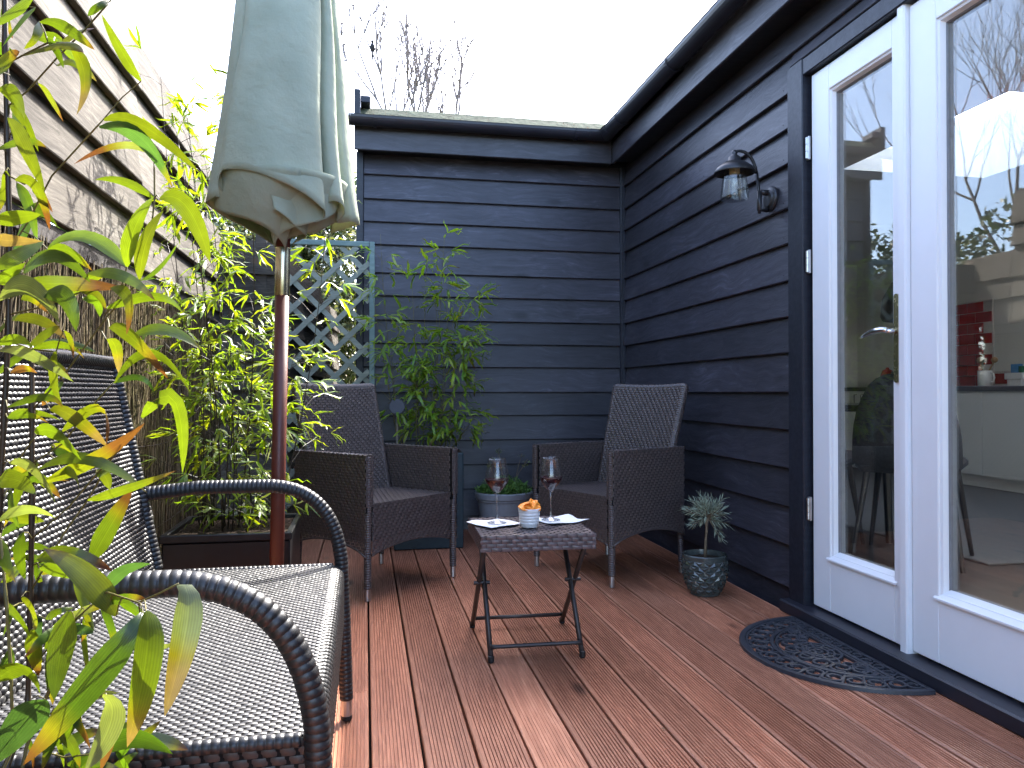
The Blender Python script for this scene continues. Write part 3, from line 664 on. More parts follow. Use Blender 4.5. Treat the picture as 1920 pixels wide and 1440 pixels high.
# ---- trellis panel
tr = thing('trellis', 'sage painted diagonal lattice trellis between fence and house', 'trellis', (0, 5.15, 0))
TX0, TX1, TZ0, TZ1 = -.53, .060, .10, 1.94
fm = ob('frame', MB().bbox(TX1 - .035, TX1, -.016, .016, 0, TZ1), 'trellis_teal', tr); ob('frame', MB().bbox(TX0, TX1 - .036, -.016, .016, TZ1 - .035, TZ1), 'trellis_teal', tr)
ob('frame', MB().bbox(TX0, TX0 + .035, -.016, .016, 0, TZ1 - .036), 'trellis_teal', tr); ob('frame', MB().bbox(TX0 + .036, TX1 - .036, -.016, .016, TZ0 - .035, TZ0), 'trellis_teal', tr)
lx0, lx1, lz0, lz1 = TX0 + .036, TX1 - .036, TZ0 + .001, TZ1 - .036
for sgn, yo in ((1, -.007), (-1, .003)):
    c = lz0 - (lx1 - lx0) + (.10 if sgn > 0 else .18)
    while c < lz1 + .1:
        pts = []
        # z = c + s*(x-x0)
        for x in np.linspace(lx0, lx1, 400):
            z = c + (x - lx0) if sgn > 0 else c + (lx1 - x)
            if lz0 <= z <= lz1: pts.append((x, z))
        if len(pts) > 30:
            a, b = pts[0], pts[-1]; ob('slat', MB().bar((a[0], yo, a[1]), (b[0], yo, b[1]), .0075, .033), 'trellis_slat', tr)
        c += .178

# ================================================================== FURNITURE
# ---- two-seat black wicker sofa in the left foreground (local x = forward, y = along the seat)
sofa = thing('wicker_sofa', 'glossy black woven two seat garden sofa with bent tube arms', 'sofa', (-.06, 1.15, 0))
SW = 1.14
def arm_path(y):
    # rear leg foot -> up the back -> arm -> bend -> front foot
    P = [(-.56, y, .055), (-.53, y, .40), (-.535, y, .60)]
    arm = [(-.535, y, .668), (-.40, y, .682), (-.235, y, .682)]
    bend = bez((-.235, y, .682), (-.035, y, .690), (-.008, y, .47), 12)
    return arm + bend[1:] + [(.0, y, .30), (.008, y, .06)], P
for y in (0, SW):
    front, rear = arm_path(y)
    P, rr = wrapped(front, .0188, .0125, amp=.045); ob('arm', MB().tube(P, rr, 12), 'wicker_black', sofa, smooth=True)
    P, rr = wrapped(rear + [(-.585, y, .80)], .0165, .0125); ob('leg', MB().tube(P, rr, 10), 'wicker_black', sofa, smooth=True)
    for x in (.0085, -.5605):
        f = ob('foot', MB().lathe([(.0155, .014), (.0155, .058)], 12, (x, y, 0), capt=True), 'steel', sofa); ob('foot_plug', MB().lathe([(.013, 0), (.0165, .004), (.0165, .0135), (.01, .0138)], 12, (x, y, 0)), 'foot_plug', f)
# seat: flat, rolled over the front edge
SD = .53
def seat_map(s, t, z):
    # s along y, t from back (0) to front, rolling down
    r = .035; flat_l = SD - r; arc = r * PI / 2
    th = np.clip((t - flat_l) / r, 0, PI / 2); dn = np.maximum(t - flat_l - arc, 0)
    x = np.where(t < flat_l, -SD + t, -r + np.sin(th) * r); zz = np.where(t < flat_l, .452, .452 - r + np.cos(th) * r) - dn
    nx, nz = np.sin(th), np.cos(th); sag = .012 * np.sin(PI * np.clip(s / SW, 0, 1)) * np.sin(PI * np.clip(t / SD, 0, 1))
    return [x + nx * z, s + .012, zz - sag + nz * z]
weave('seat_weave', lambda s_, t_, z_: seat_map(t_, s_, z_), SD + .145, SW - .024, .0180, .0098, .0026, 'wicker_black', sofa, off=.5, tilt=.25, gap=.05, nu=5, nv=4, oval=.15)
sb = MB(); 
V = []; F = []; ts = list(np.linspace(0, .49, 6)) + list(np.linspace(.5, SD + .14, 9)); ss = np.linspace(0, SW - .024, 9)
for t_ in ts:
    for s_ in ss: p = seat_map(np.array(s_), np.array(t_), np.array(-.0015)); V.append(tuple(float(q) for q in p))
for i in range(len(ts) - 1):
    for j in range(8): F.append((i*9+j, i*9+j+1, (i+1)*9+j+1, (i+1)*9+j))
ob('seat', sb.add(V, F), 'wicker_back', sofa)
for y, nsg in ((.008, -1), (SW - .008, 1)):
    keep = (lambda s, t: t < .085 + .02 * np.cos(s / SD * PI) ** 2)
    weave('side_apron_weave', flat((-SD, y, .449), (1, 0, 0), (0, 0, -1), (0, nsg, 0)), SD, .115, .026, .0125, .003, 'wicker_black', sofa, keep=keep)
    ob('side_apron', MB().box(-SD, -.01, min(y, y - nsg * .006), max(y, y - nsg * .006), .36, .449), 'wicker_back', sofa)
    P, rr = wrapped([(-SD, y, .446), (-.03, y, .446)], .0105, .0125, amp=.06); ob('seat_rail', MB().tube(P, rr, 8), 'wicker_black', sofa, smooth=True)
# back rest, leaning
bu, bn = np.array([-.115, 0, .575]), None
bl = np.linalg.norm(bu); bn = np.array([.575, 0, .115]) / bl
weave('backrest_weave', flat((-.505, .02, .455), (0, 1, 0), tuple(bu), tuple(bn)), SW - .04, bl, .0190, .0115, .0048, 'wicker_black', sofa, off=.5, nu=6, nv=5, gap=.04, oval=.5)
bk = MB().bar(np.array((-.505, SW / 2, .455)) - bn * .004, np.array((-.505, SW / 2, .455)) + bu - bn * .004, SW - .045, .006, (1, 0, .2)); ob('backrest', bk, 'wicker_back', sofa)
P, rr = wrapped([(-.505, .012, .46), tuple(np.array((-.505, .012, .455)) + bu), tuple(np.array((-.505, SW - .012, .455)) + bu), (-.505, SW - .012, .46)], .0155, .0125); ob('back_frame', MB().tube(P, rr, 10), 'wicker_black', sofa, smooth=True)

# ---- brown wicker armchairs (local y = forward, origin on the deck between the front feet)
def armchair(name, label, loc, rz, group):
    t = thing(name, label, 'chair', loc, rz, group)
    W, D = .29, .49; wk = 'wicker_brown'
    for sx in (-1, 1):
        x = sx * W
        P, rr = wrapped([(x, 0, .055), (x, 0, .655)], .0165, .011); l = ob('leg', MB().tube(P, rr, 10), wk, t, smooth=True)
        ob('foot_cap', MB().lathe([(.0135, .012), (.0135, .058)], 12, (x, 0, 0), capt=True).lathe([(.011, 0), (.014, .003), (.014, .0115)], 12, (x, 0, 0)), 'steel', l)
        P, rr = wrapped([(x * .96, -D - .03, .055), (x * .96, -D, .62)], .0145, .011); l = ob('leg', MB().tube(P, rr, 10), wk, t, smooth=True)
        ob('foot_cap', MB().lathe([(.0135, .0), (.0135, .058)], 12, (x * .96, -D - .031, 0), capt=True), 'steel', l)
        # arm panel
        xo, xi = x + sx * .020, x - sx * .022
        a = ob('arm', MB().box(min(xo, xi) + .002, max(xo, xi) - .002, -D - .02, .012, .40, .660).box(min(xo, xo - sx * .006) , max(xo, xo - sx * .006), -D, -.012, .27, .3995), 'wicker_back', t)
        arch = lambda s: .462 - .055 * np.sin(PI * np.clip(s / (D + .03), 0, 1)) ** .7
        weave('outer_weave', flat((xo + sx * .001, -D - .02, .664), (0, 1, 0), (0, 0, -1), (sx, 0, 0)), D + .03, .468, .030, .0130, .0036, wk, a, off=1/3, tmax=arch)
        ss_ = np.linspace(0, D + .03, 12); ob('lower_edge', MB().tube([(xo, -D - .02 + q, .664 - float(arch(q))) for q in ss_], .0055, 6), wk, a, smooth=True)
        weave('inner_weave', flat((xi - sx * .001, -D - .0, .662), (0, 1, 0), (0, 0, -1), (-sx, 0, 0)), D + .0, .235, .030, .0130, .0036, wk, a, off=1/3)
        weave('top_weave', flat((x - .024, -D - .02, .663), (0, 1, 0), (1, 0, 0), (0, 0, 1)), D + .03, .048, .030, .0120, .0036, wk, a, off=1/3)
        weave('end_weave', flat((x - .022, .013, .661), (1, 0, 0), (0, 0, -1), (0, 1, 0)), .044, .24, .022, .0130, .0034, wk, a, off=.5)
    wi = W - .024
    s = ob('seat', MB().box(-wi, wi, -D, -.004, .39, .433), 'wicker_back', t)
    weave('seat_weave', flat((-wi, -D, .435), (1, 0, 0), (0, 1, 0), (0, 0, 1)), 2 * wi, D, .030, .0130, .0036, wk, s, off=1/3)
    kp = lambda ss: .238 - .04 * np.sin(PI * np.clip(ss / (2 * wi), 0, 1)) ** .8
    ap = ob('front_apron', MB().box(-wi, wi, -.012, .004, .27, .434), 'wicker_back', t)
    weave('apron_weave', flat((-wi, .005, .440), (1, 0, 0), (0, 0, -1), (0, 1, 0)), 2 * wi, .235, .031, .0132, .0038, wk, ap, off=1/3, tmax=kp)
    ob('lower_edge', MB().tube([(-wi + q, .002, .440 - float(kp(q))) for q in np.linspace(0, 2 * wi, 14)], .0055, 6), wk, ap, smooth=True)
    # back: slightly wider at the top, leaning
    bh = .60; ly = -.155
    def bmap(ss, tt, z):
        a = ss / .50 * 2 - 1; b = tt / bh; wd = .235 + .022 * b
        return [a * wd, -.405 + ly * b - .018 * (1 - a * a) + z * .97, .41 + .565 * b + .008 * a * a * b + z * .25]
    b = part('backrest', t)
    nu, nv = 9, 5; V = []; F = []
    for sgn, off_ in ((0, 0.0), (1, -.038)):
        for j in range(nv):
            for i in range(nu): p = bmap(np.array(i / 8 * .5), np.array(j / 4 * bh), np.array(off_)); V.append(tuple(float(q) for q in p))
    for sgn in (0, 1):
        for j in range(nv - 1):
            for i in range(nu - 1): q = sgn*45 + j*9 + i; F.append((q, q+1, q+10, q+9))
    rim = list(range(9)) + [j*9+8 for j in range(1, 5)] + [36 + i for i in range(7, -1, -1)] + [j*9 for j in range(3, 0, -1)]
    for k in range(len(rim)): a_, b_ = rim[k], rim[(k+1) % len(rim)]; F.append((a_, b_, b_+45, a_+45))
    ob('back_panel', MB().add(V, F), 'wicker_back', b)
    weave('back_weave', lambda ss, tt, z: bmap(ss, tt, z + .001), .50, bh, .031, .0135, .0042, wk, b, off=1/3, gap=.1)
    tp = [tuple(float(q) for q in bmap(np.array(x), np.array(bh), np.array(-.019))) for x in np.linspace(0, .5, 9)]
    sd = [tuple(float(q) for q in bmap(np.array(0.), np.array(x), np.array(-.019))) for x in np.linspace(0, bh, 6)]; sd2 = [tuple(float(q) for q in bmap(np.array(.5), np.array(x), np.array(-.019))) for x in np.linspace(bh, 0, 6)]
    P, rr = wrapped(sd + tp[1:-1] + sd2, .021, .011, amp=.06); ob('back_edge', MB().tube(P, rr, 10), wk, b, smooth=True)
    return t
c1 = armchair('wicker_armchair', 'brown wicker armchair in front of the trellis, behind the parasol pole', (.228, 3.757, 0), R(-138.2), 'brown wicker armchairs by the rear wall')
c2 = copytree(c1); c2.location = (1.05, 3.85, 0); c2.rotation_euler = (0, 0, R(116.3)); c2['label'] = 'brown wicker armchair in the corner, below the wall lantern'

# ---- folding side table
tb = thing('side_table', 'small square wicker folding table with crossed metal legs', 'table', (.605, 2.84, 0), R(-1.5))
TH, TW = .45, .205
top = ob('table_top', MB().box(-TW + .003, TW - .003, -TW + .003, TW - .003, TH - .055, TH - .003), 'wicker_back', tb)
weave('top_weave', flat((-TW, -TW, TH - .003), (1, 0, 0), (0, 1, 0), (0, 0, 1)), 2*TW, 2*TW, .036, .0185, .0040, 'wicker_table', top, off=.5, nu=5, gap=.03)
for (o_, u_, n_) in (((-TW, -TW, TH), (1, 0, 0), (0, -1, 0)), ((TW, -TW, TH), (0, 1, 0), (1, 0, 0)), ((TW, TW, TH), (-1, 0, 0), (0, 1, 0)), ((-TW, TW, TH), (0, -1, 0), (-1, 0, 0))):
    weave('edge_weave', flat(o_, u_, (0, 0, -1), n_), 2*TW, .056, .036, .0140, .0036, 'wicker_table', top, off=.5, nu=5, gap=.03)
for sx in (-1, 1):
    xo, xi = sx * .165, sx * .185
    l = ob('leg', MB().tube([(xo, -.165, .012), (xo, .15, TH - .056)], .0095, 10), 'table_metal', tb, smooth=True); ob('foot_plug', MB().lathe([(.010, 0), (.0115, .004), (.0115, .022), (.008, .024)], 10, (xo, -.167, 0)), 'foot_plug', l)
    l = ob('leg', MB().tube([(xi, .24, .012), (xi, -.13, TH - .056)], .0095, 10), 'table_metal', tb, smooth=True); ob('foot_plug', MB().lathe([(.010, 0), (.0115, .004), (.0115, .022), (.008, .024)], 10, (xi, .242, 0)), 'foot_plug', l)
    ob('pivot_bolt', MB().tube([(sx * .145, .018, .235), (sx * .205, .018, .235)], .0075, 8), 'table_metal', tb)
ob('cross_bar', MB().tube([(-.165, -.150, .048), (-.14, -.150, .048), (.14, -.150, .048), (.165, -.150, .048)], [.010, .0075, .0075, .010], 8), 'table_metal', tb, smooth=True)
ob('cross_bar', MB().tube([(-.185, .224, .042), (.185, .224, .042)], .0078, 8), 'table_metal', tb, smooth=True)

# ---- on the table
TZ = TH + .0015
def napkin(loc, rz, label, seed, w=.125, d=.115):
    rs = np.random.default_rng(seed); n = 13; V = []; F = []
    ph = rs.uniform(0, 6, 6)
    for j in range(n):
        for i in range(n):
            a, b = i / (n-1) * 2 - 1, j / (n-1) * 2 - 1
            e = max(abs(a), abs(b)); z = .0015 + .006 * max(0, e - .6) / .4 * (1 + math.sin(3 * a + ph[0]) * math.sin(2.5 * b + ph[1])) * .8
            V.append((a * w * (1 + .04 * math.sin(4 * b + ph[2])), b * d * (1 + .05 * math.sin(4 * a + ph[3])), z))
    for j in range(n-1):
        for i in range(n-1): F.append((j*n+i, j*n+i+1, (j+1)*n+i+1, (j+1)*n+i))
    o = ob('napkin', MB().add(V, F), 'napkin', None, loc, (0, 0, rz), smooth=True); so_ = o.modifiers.new('t', 'SOLIDIFY'); so_.thickness = .0012
    return tag(o, label, 'napkin', 'paper napkins on the side table')
napkin((.478, 2.865, TZ), R(28), 'white paper napkin under the wine glass on the left', 1, .075, .075)
napkin((.745, 2.895, TZ), R(22), 'white paper napkin under the wine glass on the right', 2, .085, .07)
def wine_glass(loc, label):
    t = thing('wine_glass', label, 'wine glass', loc, 0, 'glasses of red wine on the side table'); t.scale = (1.08, 1.08, 1.10)
    n = 32
    foot = [(.001, .004), (.010, .0042), (.025, .002), (.0335, .0004), (.0345, .0012), (.030, .0032), (.016, .0062), (.006, .012)]
    ob('foot', MB().lathe(foot, n, capb=False), 'glass_stem', t, smooth=True)
    ob('stem', MB().lathe([(.0055, .0118), (.0038, .022), (.0034, .05), (.0036, .085), (.006, .097), (.009, .103)], 16, capb=False), 'glass_stem', t, smooth=True)
    bowl = [(.008, .1025), (.014, .108), (.026, .122), (.0385, .139), (.0418, .148), (.0415, .156), (.0385, .180), (.0330, .208), (.0298, .222)]
    inner = [(r - .0011, z) for r, z in bowl[::-1]]
    ob('bowl', MB().lathe(bowl + inner, n, capb=False), 'wineglass', t, smooth=True)
    ob('wine', MB().lathe([(.0005, .1045), (.012, .109), (.0240, .1222), (.0365, .139), (.0400, .148), (.0402, .1515), (.0385, .1508), (.0005, .1505)], n, capb=False), 'wine', t, smooth=True)
for g_, lb_ in (((.490, 2.872, TZ + .0035), 'glass of red wine to the left of the crisp bowl'), ((.706, 2.900, TZ + .0035), 'glass of red wine to the right of the crisp bowl')): wine_glass(g_, lb_)
bw = thing('crisp_bowl', 'white ribbed ceramic pot full of orange crisps on the table', 'bowl', (.594, 2.775, TZ + .002))
prof = [(.029, 0), (.032, .003)]
for k in range(4): z = .012 + k * .0105; prof += [(.0335 + k * .0013, z), (.0352 + k * .0013, z + .002), (.0352 + k * .0013, z + .0075), (.0338 + k * .0013, z + .0098)]
prof += [(.0395, .056), (.041, .068), (.0405, .0695), (.0385, .0690), (.036, .05), (.028, .012), (.001, .010)]
ob('pot', MB().lathe(prof, 28), 'ceramic', bw, smooth=True)
def crisp(c, r, rot, seed):
    rs = np.random.default_rng(seed); V = [(0, 0, 0)]; F = []; nr, na = 4, 18; ph = rs.uniform(0, 6, 3)
    for i in range(1, nr + 1):
        for k in range(na):
            a = 2*PI*k/na; q = r * i / nr * (1 + .06 * math.sin(3*a + ph[0])); x, y = q * math.cos(a), q * .8 * math.sin(a)
            V.append((x, y, 6 * (x * x - y * y) + .002 * math.sin(4*a + ph[1]) * i / nr))
    for k in range(na): F.append((0, 1 + k, 1 + (k+1) % na))
    for i in range(nr - 1):
        for k in range(na): F.append((1+i*na+k, 1+(i+1)*na+k, 1+(i+1)*na+(k+1)%na, 1+i*na+(k+1)%na))
    o = ob('crisp', MB().add(V, F), 'crisp', bw, c, rot, smooth=True); m_ = o.modifiers.new('t', 'SOLIDIFY'); m_.thickness = .0018
for k, (c, r, rot) in enumerate((((-.012, -.014, .080), .036, (.35, -.25, .3)), ((.018, -.004, .083), .030, (1.0, .35, .6)), ((-.008, .012, .076), .034, (-.5, .2, 1.4)), ((.014, .014, .078), .030, (-.8, .3, 2.2)), ((.0, -.008, .070), .030, (.1, .1, .9)), ((.02, -.016, .076), .024, (.6, .5, 0)))): crisp(c, r, rot, k)

# ---- parasol
um = thing('parasol', 'closed sage green parasol on a brown pole with a brass sleeve', 'parasol', (-.287, 2.59, 0)); um.rotation_euler = (R(.0), R(0.95), 0)
ob('base', MB().lathe([(.20, 0), (.21, .01), (.20, .03), (.06, .06), (.035, .07), (.033, .22), (.026, .225)], 28), 'planter_black', um, smooth=False)
ob('lower_pole', MB().tube([(0, 0, .05), (0, 0, 1.268)], .0225, 20), 'pole_brown', um, smooth=True)
ob('sleeve', MB().lathe([(.0228, 1.262), (.0235, 1.264), (.0235, 1.417), (.0228, 1.419)], 20, capb=False), 'brass_sleeve', um, smooth=True)
ob('upper_pole', MB().tube([(0, 0, 1.41), (0, 0, 2.56)], .0222, 20), 'pole_brown', um, smooth=True)
ob('finial', MB().lathe([(.015, 2.56), (.024, 2.575), (.026, 2.60), (.012, 2.625), (.001, 2.635)], 16, capb=False), 'pole_brown', um, smooth=True)
def closed_spline(pts, n):
    P = np.array(pts, float); m = len(P); out = []
    for i in range(m):
        p0, p1, p2, p3 = P[i-1], P[i], P[(i+1) % m], P[(i+2) % m]
        for t in np.linspace(0, 1, n, endpoint=False):
            out.append(.5 * (2*p1 + (p2-p0)*t + (2*p0-5*p1+4*p2-p3)*t*t + (3*p1-p0-3*p2+p3)*t**3))
    return np.array(out)
# folds of the closed canopy seen from above (x, y in hem radii; hem height)
SEC = [(-1.0, .12, 1.575), (-.97, -.12, 1.575), (-.86, -.30, 1.580), (-.74, -.30, 1.575), (-.64, -.16, 1.560), (-.70, -.36, 1.585), (-.80, -.52, 1.605), (-.74, -.64, 1.640), (-.60, -.72, 1.645), (-.32, -.84, 1.635), (-.02, -.88, 1.610), (.28, -.84, 1.580), (.48, -.74, 1.550), (.56, -.62, 1.532),
       (.50, -.46, 1.515), (.44, -.36, 1.530), (.52, -.42, 1.565), (.66, -.52, 1.578), (.78, -.46, 1.570), (.80, -.32, 1.550), (.70, -.18, 1.530), (.74, -.10, 1.530), (.90, -.12, 1.535), (1.0, .02, 1.530), (.98, .20, 1.540), (.72, .26, 1.520), (.62, .38, 1.520),
       (.80, .58, 1.56), (.62, .78, 1.57), (.36, .58, 1.52), (.26, .72, 1.54), (.12, .98, 1.57), (-.16, .96, 1.57), (-.26, .62, 1.52), (-.42, .62, 1.53), (-.70, .78, 1.57), (-.84, .60, 1.57), (-.62, .34, 1.53), (-.74, .26, 1.54)]
def canopy(outer=True):
    V = []; F = []; nz = 40
    if outer:
        S_ = closed_spline(SEC, 8); na = len(S_)
        for j in range(nz):
            b = j / (nz - 1)
            for i in range(na):
                x, y, hem = S_[i]; hem -= .025; z = hem + (2.53 - hem) * b; zr = max(0, (z - 1.52) / 1.01)
                k = (.242 - .115 * zr ** .85) * min(1, (1.03 - zr) / .26) ** .7
                q = math.hypot(x, y); tw = .22 * zr + .05 * math.sin(9 * zr + 4 * x); wob = 1 + .03 * math.sin(6 * zr + 5 * x) * math.sin(3 * y + 4 * zr)
                x2, y2 = x * math.cos(tw) - y * math.sin(tw), x * math.sin(tw) + y * math.cos(tw)
                V.append((x2 * k * wob, y2 * k * wob, z))
    for j in range(nz - 1):
        for i in range(na): F.append((j*na+i, j*na+(i+1)%na, (j+1)*na+(i+1)%na, (j+1)*na+i))
    return npmesh('canopy', V, F)
cn = ob('canopy', canopy(), 'fabric', um); m_ = cn.modifiers.new('t', 'SOLIDIFY'); m_.thickness = .0016
def inner_fold(az0, span, r0, ztop, zlo, zhi, seed):
    """a flap of canvas between two ribs, wrapped inwards so that one corner of its hem reaches the pole"""
    nu, nv = 26, 14; V = []; F = []; rs = np.random.default_rng(seed); ph = rs.uniform(0, 6, 3)
    for j in range(nv):
        v = j / (nv - 1)
        for i in range(nu):
            u = i / (nu - 1); rh = r0 * (1 - u) + .036 * u; rh = rh + .022 * math.sin(PI * u) ; zh = zhi + (zlo - zhi) * (u ** .85) + .007 * math.sin(7 * u + ph[0])
            rad = r0 * 1.0 + (rh - r0) * v ** 1.25 + .006 * math.sin(9 * u + ph[1]) * v; z = ztop + (zh - ztop) * v
            a_ = R(az0) + R(span) * u + .10 * math.sin(3 * v + ph[2]); V.append((rad * math.cos(a_), rad * math.sin(a_), z))
    for j in range(nv - 1):
        for i in range(nu - 1): F.append((j*nu+i, j*nu+i+1, (j+1)*nu+i+1, (j+1)*nu+i))
    o = ob('inner_fold', npmesh('inner_fold', V, F), 'fabric', cn); q = o.modifiers.new('t', 'SOLIDIFY'); q.thickness = .0016
for k, (az0, span, r0, zlo, zhi) in enumerate(((-178, 105, .205, 1.412, 1.545), (-20, -92, .190, 1.405, 1.530), (-100, 75, .165, 1.425, 1.50), (20, -95, .205, 1.43, 1.55), (40, 90, .195, 1.42, 1.54), (200, -95, .195, 1.425, 1.55), (150, -80, .18, 1.44, 1.53), (-150, 60, .15, 1.45, 1.52))):
    inner_fold(az0, span, r0, 1.63 - .008 * (k % 3), zlo, zhi, k)
for k, a in enumerate((-92, -38, 8, 52, 104, 152, 196)):
    ob('rib', MB().tube([(.02, 0, 2.50), (.06 , 0, 1.62)], .005, 6), 'pole_brown', um, rot=(0, 0, R(a)))

# ---- door mat
mat_t = thing('door_mat', 'half round black rubber door mat with scroll openwork', 'door mat', (1.762, 2.545, .0))
MA, MBb = .415, .405   # half length along the door, depth
def mp(u, v): return (-v * MBb, u * MA)     # u along the door -1..1, v outwards 0..1
def ribbon(pts, wd, z0, z1, closed=False):
    """flat raised strip along a 2d polyline"""
    P = np.array(pts, float); n = len(P); V = []; F = []
    for i in range(n):
        a = P[(i - 1) % n] if (closed or i > 0) else P[i]; b = P[(i + 1) % n] if (closed or i < n - 1) else P[i]
        d = b - a; d = d / (np.linalg.norm(d) + 1e-9); nn = np.array([-d[1], d[0]])
        for q, z in ((-.5, z0), (-.42, z1 - .001), (-.2, z1), (.2, z1), (.42, z1 - .001), (.5, z0)): V.append((*(P[i] + nn * q * wd), z))
    for i in range(n if closed else n - 1):
        for k in range(5): F.append((i*6+k, i*6+k+1, ((i+1) % n)*6+k+1, ((i+1) % n)*6+k))
    if not closed: F += [tuple(range(6)), tuple(range((n-1)*6+5, (n-1)*6-1, -1))]
    return V, F
def arc(rs, a0=0, a1=180, n=40): return [mp(rs * math.cos(R(a0 + (a1-a0)*k/n)), rs * math.sin(R(a0 + (a1-a0)*k/n))) for k in range(n+1)]
bd = MB(); bd.add(*ribbon(arc(.965, 0, 180, 48), .024, 0, .013)); bd.add(*ribbon(arc(.925, 2, 178, 48), .010, 0, .009)); bd.add(*ribbon([mp(-.98, .012), mp(.98, .012)], .018, 0, .012))
ob('border', bd, 'rubber', mat_t)
ir = MB(); ir.add(*ribbon(arc(.70, 10, 170, 40), .016, 0, .011)); ir.add(*ribbon([mp(-.72, .14), mp(.72, .14)], .016, 0, .0115)); ir.add(*ribbon([mp(-.72, .175), mp(.72, .175)], .008, 0, .010)); ir.add(*ribbon(arc(.665, 12, 168, 40), .008, 0, .010))
ob('inner_band', ir, 'rubber', mat_t)
def scroll(c, r, a0, turns=1.35, flip=1, n=22): 
    return [(c[0] + r * (1 - .62 * k / n) * math.cos(a0 + flip * 2*PI*turns*k/n), c[1] + r * (1 - .62 * k / n) * math.sin(a0 + flip * 2*PI*turns*k/n)) for k in range(n + 1)]
sw = MB()
for k in range(15):                                   # ring of arches between the bands
    a = 8 + 164 * (k + .5) / 15; c = mp(.815 * math.cos(R(a)), .815 * math.sin(R(a)))
    sw.add(*ribbon(scroll(c, .040, R(a), 1.2, 1 if k % 2 else -1), .011, 0, .010)); 
    e = R(8 + 164 * k / 15); p, q = mp(.70 * math.cos(e), .70 * math.sin(e)), mp(.94 * math.cos(e), .94 * math.sin(e)); sw.add(*ribbon([p, q], .009, 0, .0085))
for k in range(13):                                   # row of scrolls along the door
    u = -.84 + 1.68 * k / 12; c = mp(u, .075); sw.add(*ribbon(scroll(c, .027, PI/2 * (k % 2), 1.2, 1 if k % 2 else -1), .009, 0, .010))
for k in range(8):                                    # inner field
    a = 22 + 136 * k / 7; c = mp(.53 * math.cos(R(a)), .10 + .45 * math.sin(R(a))); sw.add(*ribbon(scroll(c, .043, R(a) + 2, 1.3, 1 if k % 2 else -1), .011, 0, .0115))
    c2_ = mp(.40 * math.cos(R(a + 9)), .14 + .30 * math.sin(R(a + 9))); sw.add(*ribbon(scroll(c2_, .026, R(a), 1.2, -1 if k % 2 else 1), .009, 0, .0115))
for u in (-.55, -.42, .42, .55): sw.add(*ribbon(scroll(mp(u, .25), .03, 1.2, 1.3, 1 if u > 0 else -1), .010, 0, .0112))
ob('scrollwork', sw, 'rubber', mat_t)
ro_ = MB(); cx = mp(0, .36)
for r_, w_ in ((.074, .012), (.052, .009), (.032, .010), (.014, .010)):
    ro_.add(*ribbon([(cx[0] + r_ * math.cos(2*PI*k/28), cx[1] + r_ * 1.25 * math.sin(2*PI*k/28)) for k in range(28)], w_, 0, .012, True))
for k in range(10): a = 2*PI*k/10; ro_.add(*ribbon([(cx[0] + .03*math.cos(a), cx[1] + .04*math.sin(a)), (cx[0] + .074*math.cos(a), cx[1] + .092*math.sin(a))], .010, 0, .011))
ob('rosette', ro_, 'rubber', mat_t)
# ---- wall lantern
lp = thing('wall_lantern', 'dark metal wall lantern with clear glass jar on the side wall', 'lantern', (XW - .03, 3.235, 1.835)); lp.scale = (1.14, 1.14, 1.14)
ob('back_plate', MB().lathe([(.050, 0), (.050, .008), (.046, .013), (.036, .016), (.030, .022), (.001, .024)], 28), 'lamp_metal', lp, rot=(0, R(-90), 0), smooth=False)
ob('mount_tube', MB().tube([(-.018, 0, -.045), (-.055, 0, -.045), (-.055, 0, .03)], .010, 10).tube([(-.018, 0, .025), (-.05, 0, .025)], .012, 10), 'lamp_metal', lp, smooth=True)
arm = [(-.055, 0, -.06), (-.058, 0, .03), (-.066, 0, .10)] + [tuple(p) for p in bez((-.066, 0, .10), (-.085, 0, .195), (-.150, 0, .186), 8)] + [(-.160, 0, .172)]
ob('arm', MB().tube(arm, .0065, 8), 'lamp_metal', lp, smooth=True)
LX = -.162
ob('shade', MB().lathe([(.080, .095), (.082, .098), (.070, .118), (.046, .136), (.026, .145), (.024, .160), (.012, .168), (.010, .172), (.012, .178), (.008, .188), (.001, .190), ], 32, (LX, 0, 0), capb=False).lathe([(.079, .0955), (.066, .114), (.04, .132), (.001, .136)], 32, (LX, 0, 0), capb=False), 'lamp_metal', lp, smooth=True)
ob('lampholder', MB().lathe([(.019, .090), (.021, .092), (.021, .118), (.016, .132)], 18, (LX, 0, 0)), 'socket', lp, smooth=True)
ob('glass_jar', MB().lathe([(.001, -.010), (.050, -.010), (.0555, -.006), (.056, .0), (.045, .095), (.043, .110), (.0415, .110), (.0435, .095), (.0540, .001), (.048, -.0065), (.001, -.0065)], 32, (LX, 0, 0), capb=False), 'lamp_glass', lp, smooth=True)
ob('bulb', MB().lathe([(.010, .090), (.012, .080), (.017, .06), (.018, .045), (.012, .030), (.001, .026)], 18, (LX, 0, 0), capb=False), 'lamp_glass', lp, smooth=True)

